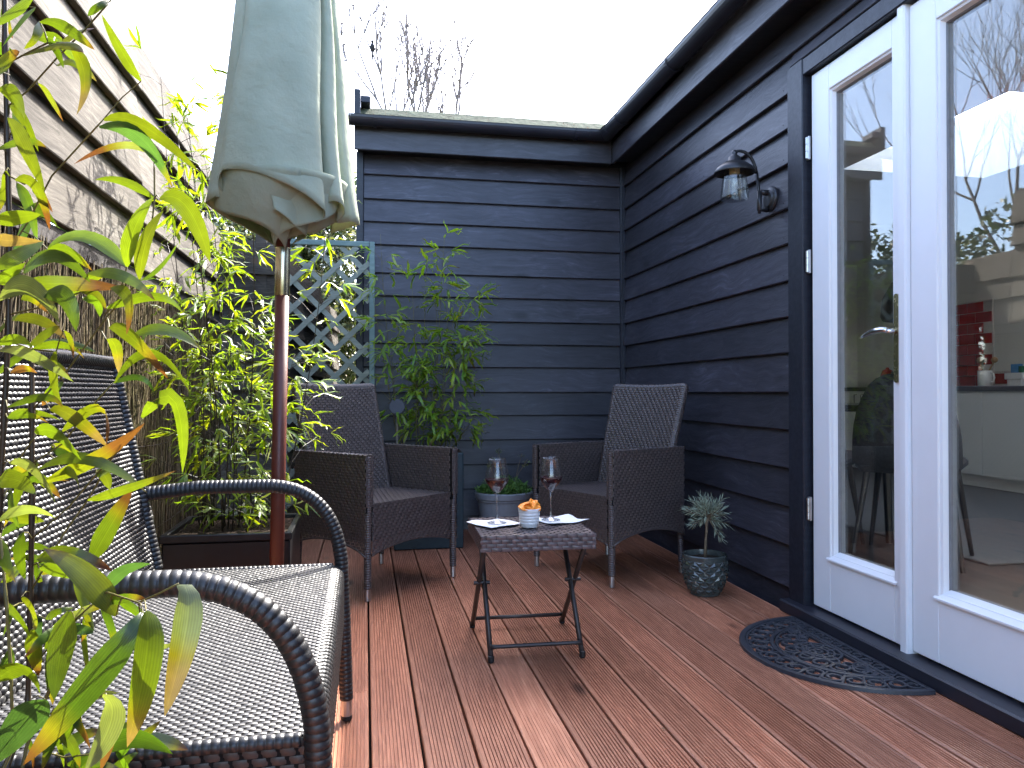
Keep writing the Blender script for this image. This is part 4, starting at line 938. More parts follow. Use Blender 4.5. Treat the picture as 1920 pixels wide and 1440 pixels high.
# ================================================================== PLANTS
def leaf_geo(P, W, side, fold=.18, n=9, prof='bamboo'):
    """blade along a path P (k,3): returns verts (n*3), quads, t per vertex"""
    P = np.array(P, float); d = np.concatenate([[0], np.cumsum(np.linalg.norm(np.diff(P, axis=0), axis=1))]); d /= d[-1]
    t = np.linspace(0, 1, n); C = np.stack([np.interp(t, d, P[:, k]) for k in range(3)], 1)
    T = np.gradient(C, axis=0); T /= np.linalg.norm(T, axis=1)[:, None] + 1e-9
    s = side[None] - T * (T @ side)[:, None]; s /= np.linalg.norm(s, axis=1)[:, None] + 1e-9; nn = np.cross(T, s)
    wv = np.minimum(1, (t / .30 + .05)) ** .65 * np.clip(1 - t ** 3.2, 0, 1) ** .95 if prof == 'bamboo' else np.sin(PI * np.clip(t, .02, .98)) ** .7
    wv = wv * W / 2
    V = np.stack([C - s * wv[:, None] + nn * (fold * wv)[:, None], C, C + s * wv[:, None] + nn * (fold * wv)[:, None]], 1).reshape(-1, 3)
    F = []
    for i in range(n - 1):
        b = i * 3; F += [(b, b+1, b+4, b+3), (b+1, b+2, b+5, b+4)]
    return V, np.array(F), np.repeat(t, 3)
GREEN = [np.array(c) * .64 for c in ((.095, .17, .020), (.12, .19, .018), (.075, .14, .022), (.14, .20, .020), (.16, .20, .018))]
BROWN = np.array((.095, .042, .022)); YEL = np.array((.135, .125, .014)); TAN = np.array((.16, .115, .07))
def leaf_cols(t, base, tip, tipcol=BROWN):
    e = np.clip((t - (1 - tip)) / .10, 0, 1)[:, None] if tip > 0 else np.zeros((len(t), 1))
    y = np.clip((t - (1 - tip - .16)) / .14, 0, 1)[:, None] if tip > 0 else np.zeros((len(t), 1))
    c = base[None] * (1 - y) + YEL[None] * y; return c * (1 - e) + tipcol[None] * e

# ---- foreground bamboo in a pot beside the sofa, leaves read off one by one
fb = thing('near_bamboo', 'tall bamboo with large sunlit leaves and browned tips in the left foreground', 'bamboo', (-.46, .93, 0))
inv = -np.array([-.46, .93, 0])
pot = ob('pot', MB().lathe([(.13, .0), (.135, .01), (.17, .34), (.178, .345), (.178, .365), (.165, .365), (.15, .30)], 32), 'planter_black', fb, smooth=False)
ob('soil', MB().lathe([(.152, .30), (.10, .312), (.001, .318)], 24, capb=False), 'soil', fb)
D0 = 1.0
def fpt(x, y, d): return at(x, y, d) + inv
def cane_px(pts, r, m='cane_dark', name='cane', d=None):
    P = [fpt(x, y, dd) for x, y, dd in pts]; Q = []; rr = []
    for i in range(len(P) - 1):
        for k in range(4): f = k / 4; Q.append(P[i] * (1-f) + P[i+1] * f); rr.append(r * (1.35 if (k == 0 and i % 2 == 0 and r > .002) else 1))
    Q.append(P[-1]); rr.append(r * .7)
    return ob(name, MB().tube(Q, rr, 8), m, fb, smooth=True)
def cane_from_pot(x, y, pts, r, m='cane_dark'):
    P = [np.array((x, y, .30))] + [fpt(*q) for q in pts]; Q = []; rr = []
    for i in range(len(P) - 1):
        for k in range(4): f = k / 4; Q.append(P[i] * (1-f) + P[i+1] * f); rr.append(r * (1.3 if k == 0 else 1))
    Q.append(P[-1]); rr.append(r * .7); return ob('cane', MB().tube(Q, rr, 8), m, fb, smooth=True)
cane_from_pot(-.05, .02, [(-8, 1150, 1.0), (0, 930, 1.0), (8, 780, 1.0), (16, 620, 1.0), (18, 450, 1.0), (14, 260, 1.0), (10, 90, 1.0), (8, -60, 1.0)], .0036)
cane_from_pot(.0, .0, [(52, 1330, 1.02), (57, 1150, 1.02), (60, 950, 1.02), (60, 760, 1.02), (59, 640, 1.03)], .0034, 'cane_dark')
cane_from_pot(.04, .03, [(50, 1400, .95), (90, 1300, .95), (125, 1220, .94), (134, 1150, .93)], .0018, 'cane_green')
cane_from_pot(-.02, -.04, [(25, 1400, .9), (20, 1250, .9), (12, 1130, .9), (0, 1000, .92)], .0018, 'cane_green')
BR = [
 [(17, 470, 1.0), (50, 420, 1.0), (97, 330, .99), (150, 272, .98), (193, 225, .97)],
 [(14, 200, 1.0), (50, 172, 1.0), (110, 105, .99), (160, 55, .98), (212, -4, .97)],
 [(60, 770, 1.02), (130, 690, 1.0), (200, 595, .99), (262, 525, .98), (283, 440, .97), (290, 370, .97), (289, 300, .97)],
 [(60, 870, 1.02), (120, 830, 1.0), (160, 775, .99), (212, 718, .98)],
 [(60, 1010, 1.02), (130, 950, .98), (180, 890, .97), (232, 835, .96), (268, 785, .96)],
 [(57, 1110, 1.02), (120, 1000, 1.0), (165, 937, .98), (215, 850, .97)],
 [(54, 1260, 1.02), (120, 1180, .92), (200, 1110, .88), (260, 1130, .82), (300, 1112, .8), (335, 1094, .8)],
 [(52, 1350, 1.0), (120, 1330, .92), (190, 1305, .86)],
 [(52, 1400, 1.0), (120, 1420, .98), (190, 1412, .97), (245, 1395, .96)],
 [(16, 590, 1.0), (80, 575, .99), (150, 548, .98), (208, 540, .98)],
 [(16, 640, 1.0), (60, 655, .98), (105, 660, .97)],
 [(18, 330, 1.0), (45, 345, .98), (70, 335, .98)],
 [(2, 900, 1.0), (30, 870, .97), (68, 815, .96)],
 [(12, 120, 1.0), (50, 100, .97), (90, 80, .96), (130, 80, .96)],
 [(60, 1060, 1.02), (90, 1048, .98), (140, 1060, .96), (170, 1055, .95)],
 [(238, 500, .98), (222, 560, .985), (196, 592, .99)],
]
for b in BR: cane_px(b, .0011, 'cane_green', 'twig')
BP = np.array([(x*(1-f)+x2*f, y*(1-f)+y2*f, d*(1-f)+d2*f) for b in BR for (x, y, d), (x2, y2, d2) in zip(b[:-1], b[1:]) for f in (0, .25, .5, .75, 1)] + [(18, y, 1.0) for y in range(-40, 600, 30)] + [(60, y, 1.02) for y in range(650, 1330, 30)] + [(8, y, 1.0) for y in range(600, 1100, 30)])
# base x,y, mid x,y, tip x,y, width px, tip browning 0..1, tone index (0..4 green, 5 pale, 6 brown, 7 blue green), depth
LV = [
 (66,-12,25,15,-25,55,44,0,3,.93),(66,14,40,45,4,88,20,0,2,.95),(75,42,115,48,178,94,21,.16,1,.96),(45,104,110,82,157,99,24,.12,4,.95),(128,80,158,140,143,216,27,.36,4,.95),
 (106,122,130,116,152,134,18,0,3,.97),(265,152,228,95,190,26,23,0,3,.96),(165,29,185,12,212,0,11,0,2,.97),(195,225,268,236,376,326,24,0,3,.95),(186,238,262,256,324,352,30,.08,7,.94),
 (300,300,232,272,138,308,14,.42,5,.95),(-10,142,10,112,37,97,32,.30,4,.93),(-2,168,30,186,46,228,32,0,1,.95),(-6,281,50,266,87,277,18,.14,1,.97),(14,222,45,280,84,358,38,0,3,.95),
 (74,40,66,70,45,92,17,0,4,.97),(12,320,12,350,-2,398,20,.1,4,.97),(28,337,66,352,93,432,22,.34,3,.95),(-12,416,30,408,77,402,26,0,1,.95),(-8,448,30,452,80,452,24,.9,6,.96),
 (-12,502,30,478,82,452,42,0,3,.94),(-6,528,20,515,48,492,24,0,1,.96),(238,500,162,445,88,466,28,0,3,.96),(90,468,130,472,174,508,22,.18,3,.97),(45,512,105,480,170,530,26,0,2,.95),
 (24,542,110,532,236,541,32,.38,3,.95),(164,512,232,518,291,564,23,.12,3,.96),(-2,562,52,536,112,606,38,0,5,.93),(78,552,120,556,143,622,36,0,2,.94),(238,500,252,430,289,368,33,0,3,.96),
 (262,524,276,450,307,394,37,0,3,.95),(264,526,300,500,334,455,13,0,1,.96),(288,372,230,340,178,337,17,0,3,.97),(299,373,350,388,394,492,38,0,3,.95),(200,578,290,556,344,588,21,0,1,.96),
 (207,540,240,560,237,628,22,.30,4,.96),(150,546,178,552,199,580,18,.1,4,.97),(155,560,180,566,187,594,16,0,1,.97),(205,614,245,632,316,711,27,.32,3,.95),(247,633,312,620,379,657,23,.06,3,.96),
 (199,636,216,650,222,700,24,.38,4,.96),(215,718,285,662,358,737,17,0,1,.96),(212,718,262,708,289,737,13,0,2,.97),(266,783,326,750,342,888,30,0,3,.93),(80,906,185,858,272,793,26,.45,4,.94),
 (55,646,80,630,113,612,26,.1,4,.97),(-6,646,36,636,64,656,19,0,3,.97),(60,655,120,648,159,674,15,.12,1,.98),(-2,658,55,664,138,716,24,0,5,.93),(106,658,104,720,122,772,26,0,3,.96),
 (14,763,80,744,118,764,17,.14,1,.97),(94,768,135,780,202,838,27,.34,4,.95),(117,809,190,764,199,838,17,.34,4,.96),(14,783,55,778,91,793,15,.15,1,.98),(66,812,108,812,153,864,29,0,1,.96),
 (70,881,165,860,276,924,22,.05,3,.95),(-4,905,30,900,68,928,36,0,3,.95),(18,868,65,880,106,947,25,.0,5,.93),(164,938,240,916,331,882,18,.14,3,.95),(117,884,140,892,148,928,19,.1,3,.97),
 (181,881,196,892,206,918,20,0,3,.97),(168,1057,200,1000,250,914,46,.30,1,.94),(218,1154,160,1080,81,1028,42,.10,3,.90),(70,1048,135,1042,210,1070,29,.26,1,.95),(74,1066,110,1072,162,1088,27,0,1,.97),
 (200,1112,226,1074,283,1057,24,0,7,.90),(-6,1008,8,1050,29,1092,22,.1,3,.94),(44,998,38,1040,48,1088,26,0,1,.97),(-2,977,50,956,104,971,21,0,5,.93),(268,1150,215,1228,42,1436,58,.22,2,.78),
 (274,1146,272,1240,238,1402,62,.22,1,.76),(334,1096,352,1150,308,1345,54,.40,5,.78),(192,1304,208,1350,158,1446,52,.0,5,.82),(206,1310,208,1370,188,1446,22,.5,4,.84),(130,1146,112,1230,101,1314,40,0,1,.88),
 (62,1180,64,1220,73,1268,29,.24,3,.92),(-8,1278,45,1252,76,1302,34,0,1,.90),(86,1312,50,1346,-14,1436,62,0,7,.82),(188,1412,250,1384,324,1414,34,0,2,.95),(244,1396,268,1382,302,1350,21,.12,1,.94),
 (270,1221,300,1214,332,1206,14,0,5,.86),(10,1144,32,1160,56,1198,28,0,1,.93),(85,1160,110,1146,138,1140,15,0,1,.95),(150,1146,164,1166,152,1204,13,.2,4,.95),(130,1178,152,1180,176,1186,23,0,7,.93),
 (20,1215,10,1250,-14,1290,24,0,2,.95),(100,1370,130,1390,150,1440,20,.1,1,.97),(60,1340,95,1365,120,1440,24,0,1,.98),(30,1360,55,1400,62,1446,22,.3,2,.97),(150,1330,130,1370,95,1400,20,0,1,.97),(118,1310,140,1330,150,1372,15,.2,4,.98),
 (40,1120,60,1150,62,1185,18,.2,4,.98),(20,700,48,690,70,700,14,.4,6,.98),(40,560,60,560,92,590,16,.3,4,.98),(22,250,40,240,52,262,16,.3,4,.98),(120,620,134,640,138,672,16,.4,4,.98),
]
rf = random.Random(77); A0 = [q for q in BP if q[0] < 150]
for k in range(46):
    q = rf.choice(A0); a = rf.choice((rf.uniform(-.5, 1.4), rf.uniform(-.5, 1.4), rf.uniform(1.6, 3.4))); l = rf.uniform(55, 125); bx = q[0] + rf.uniform(-12, 12); by = q[1] + rf.uniform(-12, 12)
    tx, ty = bx + l * math.cos(a), by + l * math.sin(a); LV.append((bx, by, (bx + tx) / 2 + rf.uniform(-6, 6), (by + ty) / 2 - l * rf.uniform(.02, .16), tx, ty, rf.uniform(13, 23), rf.choice((0, 0, .12, .25, .4)), rf.randrange(5), q[2] + rf.uniform(.0, .09)))
A1 = [q for q in BP if q[1] > 1080 and q[0] < 260]
for k in range(26):
    q = rf.choice(A1); a = rf.uniform(-.9, 2.6); l = rf.uniform(60, 130); bx = q[0] + rf.uniform(-15, 15); by = q[1] + rf.uniform(-10, 25)
    tx, ty = bx + l * math.cos(a), by + l * math.sin(a); LV.append((bx, by, (bx + tx) / 2 + rf.uniform(-6, 6), (by + ty) / 2 - l * rf.uniform(.02, .16), tx, ty, rf.uniform(15, 27), rf.choice((0, 0, .12, .25, .4)), rf.choice((0, 1, 2, 2, 7, 5)), q[2] + rf.uniform(.0, .09)))
TONE = GREEN + [np.array((.13, .165, .085)), BROWN, np.array((.036, .080, .038))]
rl = random.Random(5)
for (bx, by, mx, my, tx, ty, wd, tip, tone, d) in LV:
    d1_ = d + rl.uniform(-.02, .02); dt = d1_ + rl.uniform(-.05, .035); dm = (d1_ + dt) / 2 + rl.uniform(-.02, .01)
    p0, p1, p2 = fpt(bx, by, d1_), fpt(mx, my, dm), fpt(tx, ty, dt)
    P = bez(p0, 2 * p1 - (p0 + p2) / 2, p2, 14)
    T = p2 - p0; T /= np.linalg.norm(T); side = np.cross(T, _f); side /= np.linalg.norm(side); a = rl.uniform(-.6, .6)
    side = side * math.cos(a) + np.cross(T, side) * math.sin(a)
    V, F, t = leaf_geo(P, wd / 1442 * d * 1.0 / max(.75, math.cos(a)), side, rl.choice((-1, 1)) * rl.uniform(.08, .3), 13)
    o = ob('leaf', npmesh('leaf', V, F, True, leaf_cols(t, TONE[tone] * rl.uniform(.7, 1.15), tip, BROWN if rl.random() < .75 else TAN), True), 'leaf', fb)
    q = BP[np.argmin((BP[:, 0] - bx) ** 2 + (BP[:, 1] - by) ** 2)]
    if math.hypot(q[0] - bx, q[1] - by) > 5: ob('petiole', MB().tube([fpt(*q), (fpt(*q) + p0) / 2 + np.array((0, 0, .004)), p0], [.0009, .0008, .0007], 5), 'cane_green', fb)

# ---- generic potted bamboos
def leaf_variants(n, L_, W_, droop, seed, brown=.2, gain=1.0):
    r = random.Random(seed); out = []
    for k in range(n):
        P = [(x * L_, r.uniform(-.06, .06) * x * x * L_, -droop * r.uniform(.2, 1.2) * L_ * x * x) for x in np.linspace(0, 1, 7)]
        V, F, t = leaf_geo(P, W_ * r.uniform(.8, 1.15), np.array((0, 1., .0)), r.choice((-1, 1)) * r.uniform(.1, .3), 6)
        out.append((V, F, leaf_cols(t, GREEN[r.randrange(5)] * gain * r.uniform(.85, 1.25), r.choice((0, 0, 0, .12, .3)) if r.random() < brown * 3 else 0, BROWN)))
    return out
def bamboo(t, canes, leaf_sets, nleaf, seed, max_obj=290, spread=.12, hmin=.12, cane_m='cane_green', lscale=(.7, 1.15), crad=.003, twig=(.05, .15), dens=1.0, out=None):
    r = random.Random(seed); spots = []
    for (base, topp, bow) in canes:
        b, tp = Vector(base), Vector(topp); md = (b + tp) / 2 + Vector(bow)
        P = [Vector(p) for p in bez(b, 2 * md - (b + tp) / 2, tp, 14)]
        ob('cane', MB().tube(P, [crad * (1.05 - .75 * i / 13) for i in range(14)], 7), cane_m, t, smooth=True)
        spots.append(P)
    meshes = []
    for (V, F, c) in leaf_sets:
        me = npmesh('leaf', V, F, True, c, True); me.materials.append(M['leaf']); meshes.append(me)
    tw = MB(); mats = []
    while len(mats) < nleaf:
        P = r.choice(spots); f = hmin + (1 - hmin) * r.random() ** .9; i = min(int(f * 13), 12); p = P[i].lerp(P[i + 1], f * 13 - i)
        az = r.uniform(0, 2*PI) if out is None else out(r); l = r.uniform(*twig) * (1.15 - .6 * f)
        e = p + Vector((math.cos(az) * l, math.sin(az) * l, l * r.uniform(.15, .9))); tw.tube([p, p.lerp(e, .5) + Vector((0, 0, l * .12)), e], [.0012, .0009, .0007], 4, cap=False)
        for k in range(r.randint(3, 5)):
            a2 = az + r.uniform(-1.1, 1.1); dip = r.uniform(-.5, .75) if f < .9 else r.uniform(-1.1, .3)
            mt = Matrix.Translation(e) @ Euler((r.uniform(-.7, .7), dip, a2), 'XYZ').to_matrix().to_4x4() @ Matrix.Scale(r.uniform(*lscale), 4)
            mats.append((mt, r.randrange(len(meshes))))
    ob('twigs', tw, cane_m, t)['kind'] = 'stuff'
    nobj = min(max_obj, len(mats))
    for mt, k in mats[:nobj]: ob('leaf', meshes[k], None, t, mtx=mt)
    VV, FF, CC, o_ = [], [], [], 0
    for mt, k in mats[nobj:]:
        V, F, c = leaf_sets[k]; A_ = np.array(mt); VV.append(V @ A_[:3, :3].T + A_[:3, 3]); FF.append(F + o_); CC.append(c * r.uniform(.85, 1.15)); o_ += len(V)
    if VV: ob('foliage', npmesh('foliage', np.concatenate(VV), np.concatenate(FF), True, np.concatenate(CC), True), 'leaf', t)['kind'] = 'stuff'
# sunlit bamboo in a black trough behind the parasol
pb = thing('trough_bamboo', 'sunlit bamboo in a black trough planter behind the parasol pole', 'bamboo', (-.50, 3.20, 0))
pl_ = ob('trough', MB().bbox(-.225, .225, -.22, .235, 0, .40, .006).bbox(-.232, .232, -.227, -.205, .40, .428, .003).bbox(-.232, .232, .22, .242, .40, .428, .003).bbox(-.232, -.21, -.2045, .2195, .40, .428, .003).bbox(.21, .232, -.2045, .2195, .40, .428, .003), 'planter_black', pb)
ob('soil', MB().box(-.209, .209, -.204, .219, .395, .412), 'soil', pb)
rb = random.Random(21); canes = []
for k in range(15):
    bx_, by_ = rb.uniform(-.16, .16), rb.uniform(-.15, .17); h = rb.choice((1.35, 1.55, 1.75, 1.95, 2.15, 2.35, 1.2, 1.6))
    canes.append(((bx_, by_, .40), (bx_ * 1.6 + rb.uniform(-.16, .12), by_ + rb.uniform(-.25, .3), h), (rb.uniform(-.05, .05), rb.uniform(-.05, .05), 0)))
canes += [((-.10, .0, .40), (-.30, .02, 2.30), (-.02, 0, 0)), ((-.05, .05, .40), (-.22, .12, 2.15), (0, 0, 0)), ((.10, .1, .4), (.17, .22, 1.55), (.02, 0, 0)), ((.05, -.1, .4), (.22, .0, 1.1), (.0, 0, 0))]
bamboo(pb, canes, leaf_variants(8, .090, .0132, .5, 3, .1, 2.1), 1750, 31, hmin=.0, cane_m='cane_dark', twig=(.05, .17))
# shaded bamboo in a teal planter against the rear wall
wb = thing('wall_bamboo', 'leafy green bamboo in a tall teal planter against the rear wall', 'bamboo', (.42, 4.83, 0))
ob('planter', MB().bbox(-.25, .17, -.16, .20, 0, .58, .006), 'planter_teal', wb); ob('soil', MB().box(-.235, .155, -.145, .185, .5805, .592), 'soil', wb)
rb = random.Random(9); canes = []
for (tx_, tz_, bx_) in ((-.33, 1.93, -.16), (-.38, 1.55, -.18), (.06, 1.92, .02), (-.05, 1.78, -.03), (.10, 1.72, .05), (.28, 1.62, .10), (.33, 1.45, .12), (.02, 1.62, 0), (-.14, 1.68, -.08), (-.26, 1.35, -.14), (.20, 1.25, .10), (.0, 1.30, .02), (-.10, 1.2, -.05), (.12, 1.45, .06), (.26, .82, .14)):
    canes.append(((bx_ - .03, rb.uniform(-.05, .06), .58), (tx_, rb.uniform(-.10, .16), tz_), (rb.uniform(-.03, .03), 0, 0)))
bamboo(wb, canes, leaf_variants(8, .125, .018, .5, 5, .12, 2.7), 950, 17, hmin=.08, cane_m='cane_green', lscale=(.6, 1.15), twig=(.04, .11), out=lambda r: r.uniform(-PI, .15) if r.random() < .8 else r.uniform(0, PI))
sd_ = thing('garden_marker', 'round slate grey marker disc on a stake among the bamboo stems', 'marker', (.19, 4.72, 0))
ob('stake', MB().tube([(.0, 0, .0), (.0, 0, .80)], .006, 8), 'steel', sd_); ob('disc', MB().lathe([(.046, 0), (.048, .004), (.048, .010), (.044, .013)], 28, capt=True), 'label_grey', sd_, loc=(0, -.012, .86), rot=(R(80), 0, R(-10)))

# ---- grey pot of low green herbs between the armchairs
hp_ = thing('herb_pot', 'round grey pot of low green herbs between the armchairs', 'potted plant', (.885, 4.93, 0))
ob('pot', MB().lathe([(.135, 0), (.14, .01), (.168, .245), (.176, .25), (.178, .262), (.186, .268), (.190, .30), (.184, .308), (.174, .304), (.165, .27)], 40), 'pot_grey', hp_, smooth=False)
ob('soil', MB().lathe([(.168, .27), (.08, .285), (.001, .29)], 24, capb=False), 'soil', hp_)
def tuft(n, c, rad, h, L_, W_, seed, cols, up=(.3, 1.1), zs=.0):
    r = random.Random(seed); VV, FF, CC, o_ = [], [], [], 0
    for k in range(n):
        a = r.uniform(0, 2*PI); q = rad * math.sqrt(r.random()); p = Vector((c[0] + q * math.cos(a), c[1] + q * math.sin(a), c[2] + zs * r.random() + h * (1 - (q / rad) ** 2) * r.random()))
        a2 = r.uniform(0, 2*PI); el = r.uniform(*up); l = L_ * r.uniform(.6, 1.2); dv = np.array((math.cos(a2) * math.cos(el), math.sin(a2) * math.cos(el), math.sin(el)))
        P = [np.array(p) + dv * l * x - np.array((0, 0, .3 * l * x * x)) for x in np.linspace(0, 1, 5)]
        sd = np.cross(dv, (0, 0, 1.)); sd /= np.linalg.norm(sd) + 1e-6
        V, F, t = leaf_geo(P, W_ * r.uniform(.7, 1.2), sd, .2, 5, 'oval'); VV.append(V); FF.append(F + o_); o_ += len(V); CC.append(np.repeat((np.array(r.choice(cols)) * r.uniform(.75, 1.2))[None], len(V), 0))
    return npmesh('foliage', np.concatenate(VV), np.concatenate(FF), True, np.concatenate(CC))
ob('foliage', tuft(1300, (0, 0, .285), .175, .09, .05, .012, 4, ((.10, .20, .05), (.14, .25, .06), (.08, .15, .04)), zs=.03), 'leaf_herb', hp_)['kind'] = 'stuff'
stm = MB(); rs_ = random.Random(8); tips = []
for k in range(9):
    x, y = rs_.uniform(-.05, .13), rs_.uniform(-.05, .1); e = (x + rs_.uniform(-.10, .14), y + rs_.uniform(-.05, .05), .29 + rs_.uniform(.17, .30)); stm.tube([(x, y, .28), ((x + e[0]) / 2, (y + e[1]) / 2, .28 + (e[2] - .28) * .6), e], .0016, 5); tips.append(e)
ob('stems', stm, 'stem', hp_)
vv = [tuft(16, (e[0], e[1], e[2] - .02), .02, .02, .022, .007, 50 + k, ((.10, .13, .05), (.14, .15, .06)), (-.3, 1.2)) for k, e in enumerate(tips)]
for me in vv: ob('sprig', me, 'leaf_herb', hp_)['kind'] = 'stuff'

# ---- lavender standard in a faceted pot
lv = thing('lavender_pot', 'small silvery lavender tree in a faceted dark green pot', 'potted plant', (1.574, 3.40, 0))
def facet_pot():
    n, rows = 14, 7; V = []; F = []
    pr = lambda u: .070 + .036 * math.sin(min(1, u * 1.05) * PI * .62) ** .8
    for j in range(rows + 1):
        u = j / rows
        for k in range(n): a = 2*PI*(k + .5 * (j % 2))/n; V.append((pr(u) * math.cos(a), pr(u) * math.sin(a), .012 + u * .155))
    for j in range(rows):
        for k in range(n):
            o0, o1 = j*n, (j+1)*n
            if j % 2 == 0: tri = [(o0+k, o0+(k+1)%n, o1+k), (o1+k, o0+(k+1)%n, o1+(k+1)%n)]
            else: tri = [(o0+k, o1+(k+1)%n, o1+k), (o0+k, o0+(k+1)%n, o1+(k+1)%n)]
            for (a, b, c) in tri:
                p = [np.array(V[q]) for q in (a, b, c)]; ce = sum(p) / 3; rr = np.array((ce[0], ce[1], 0)); rr /= np.linalg.norm(rr); V.append(tuple(ce + rr * .0075)); m = len(V) - 1
                F += [(a, b, m), (b, c, m), (c, a, m)]
    return MB().add(V, F)
pt_ = ob('pot', facet_pot(), 'pot_green', lv); ob('rim', MB().lathe([(.100, .163), (.104, .168), (.104, .186), (.101, .190), (.094, .190), (.090, .16), (.088, .14)], 40, capb=False), 'pot_green', pt_); ob('base', MB().lathe([(.066, 0), (.070, .003), (.071, .013)], 32), 'pot_green', pt_)
ob('soil', MB().lathe([(.091, .165), (.001, .170)], 24, capb=False), 'soil', lv)
ob('stem', MB().tube([(.0, 0, .16), (.004, .0, .24), (.012, 0, .33), (.016, 0, .37)], [.0075, .006, .0055, .005], 8).tube([(.006, .003, .16), (.010, .004, .26), (.006, .0, .35)], [.005, .004, .004], 7), 'stem', lv, smooth=True)
r = random.Random(12); VV, FF, CC, o_ = [], [], [], 0; shoots = MB()
for s in range(58):
    a = r.uniform(0, 2*PI); el = r.uniform(-.35, 1.45); dv = np.array((math.cos(a) * math.cos(el), math.sin(a) * math.cos(el), math.sin(el))); c0 = np.array((.014, 0, .355)); l = r.uniform(.05, .115) * (1.0 if el > -.1 else .8)
    if r.random() < .06: dv = np.array((.6, -.2, -.9)); l = .10
    tip = c0 + dv * l + np.array((0, 0, .015 if el > 0 else -.01)); shoots.tube([tuple(c0), tuple((c0 + tip) / 2), tuple(tip)], .0011, 4, cap=False)
    for k in range(15):
        f = .35 + .65 * k / 14; p = c0 + (tip - c0) * f; a2 = r.uniform(0, 2*PI); q = np.cross(dv, (math.cos(a2), math.sin(a2), .3)); q /= np.linalg.norm(q) + 1e-6
        dl = dv * .75 + q * (.9 - .5 * f); dl /= np.linalg.norm(dl); ln = r.uniform(.024, .045); P = [p + dl * ln * x + np.array((0, 0, -.004 * x * x)) for x in np.linspace(0, 1, 4)]
        sd = np.cross(dl, (r.uniform(-1, 1), r.uniform(-1, 1), 1.)); sd /= np.linalg.norm(sd) + 1e-6
        V, F, t = leaf_geo(P, .0042, sd, .2, 4, 'oval'); VV.append(V); FF.append(F + o_); o_ += len(V); CC.append(np.repeat((np.array((.30, .36, .30)) * r.uniform(.7, 1.25))[None], len(V), 0))
ob('shoots', shoots, 'stem', lv); ob('foliage', npmesh('foliage', np.concatenate(VV), np.concatenate(FF), True, np.concatenate(CC)), 'lavender', lv)['kind'] = 'stuff'

# ---- leafy masses beyond the garden
def leaf_cloud(n, blobs, L_, W_, cols, seed):
    g_ = np.random.default_rng(seed); bi = g_.integers(0, len(blobs), n); B = np.array(blobs, float)[bi]
    d = g_.standard_normal((n, 3)); d /= np.linalg.norm(d, axis=1)[:, None]; rr = g_.uniform(.55, 1.05, n) ** .6
    C = B[:, :3] + d * rr[:, None] * B[:, 3:6]
    a = g_.standard_normal((n, 3)) + d * .8 + np.array([0, 0, .1]); a /= np.linalg.norm(a, axis=1)[:, None]; b = np.cross(a, g_.standard_normal((n, 3))); b /= np.linalg.norm(b, axis=1)[:, None]; c = np.cross(a, b)
    l = (g_.uniform(.6, 1.2, n) * L_)[:, None]; w_ = (g_.uniform(.7, 1.2, n) * W_)[:, None]
    V = np.stack([C, C + a * l * .5 + b * w_ * .5 + c * w_ * .15, C + a * l, C + a * l * .5 - b * w_ * .5 + c * w_ * .15], 1).reshape(-1, 3)
    F = np.arange(n * 4).reshape(-1, 4); cc = np.array(cols)[g_.integers(0, len(cols), n)] * g_.uniform(.6, 1.25, (n, 1))
    return npmesh('foliage', V, F, False, np.repeat(cc, 4, 0))
sh = thing('variegated_shrub', 'tall pale variegated evergreen shrub beyond the trellis', 'shrub', (-.45, 8.9, -.3))
blobs = [(-.25 + random.uniform(-.9, .75), random.uniform(-.5, .5), .4 + random.uniform(0, 3.1), .42, .42, .42) for k in range(40)] + [(x, .25, z, .36, .36, .36) for x in (-.7, -.35, 0., .35) for z in (.6, 1.1, 1.6, 2.1, 2.6, 3.1)]
ob('foliage', leaf_cloud(46000, blobs, .066, .040, ((.06, .09, .03), (.10, .125, .05), (.18, .20, .11), (.036, .06, .02), (.26, .27, .19)), 3), 'leaf_shrub', sh)['kind'] = 'stuff'
for k in range(6): x, y = random.uniform(-.5, .2), random.uniform(-.3, .3); ob('stem', MB().tube([(x * .3, y * .3, 0), (x * .7, y * .7, 1.2), (x, y, 2.8)], [.04, .03, .012], 7), 'bark', sh)
hd = thing('hedge', 'dense mixed evergreen hedge behind the board fence', 'hedge', (-2.1, 4, -.3))
blobs = [(random.uniform(-.5, .3), -4.5 + k * .36, random.choice((.8, 1.6, 2.3, 2.7, 3.0)), .5, .5, .48) for k in range(46)]
blobs += [(random.uniform(-.6, .3), random.uniform(-2, 10), random.uniform(.6, 2.9), .5, .5, .5) for k in range(30)]
ob('foliage', leaf_cloud(52000, blobs, .085, .045, ((.035, .055, .018), (.06, .075, .025), (.09, .097, .042), (.025, .04, .014)), 6), 'leaf_shrub', hd)['kind'] = 'stuff'
for k in range(8): ob('trunk', MB().tube([(-.1, -4.2 + k * 1.9, 0), (random.uniform(-.3, .2), -4.2 + k * 1.9, 1.5), (random.uniform(-.3, .3), -4.1 + k * 1.9, 3.0)], [.06, .045, .015], 7), 'bark', hd)

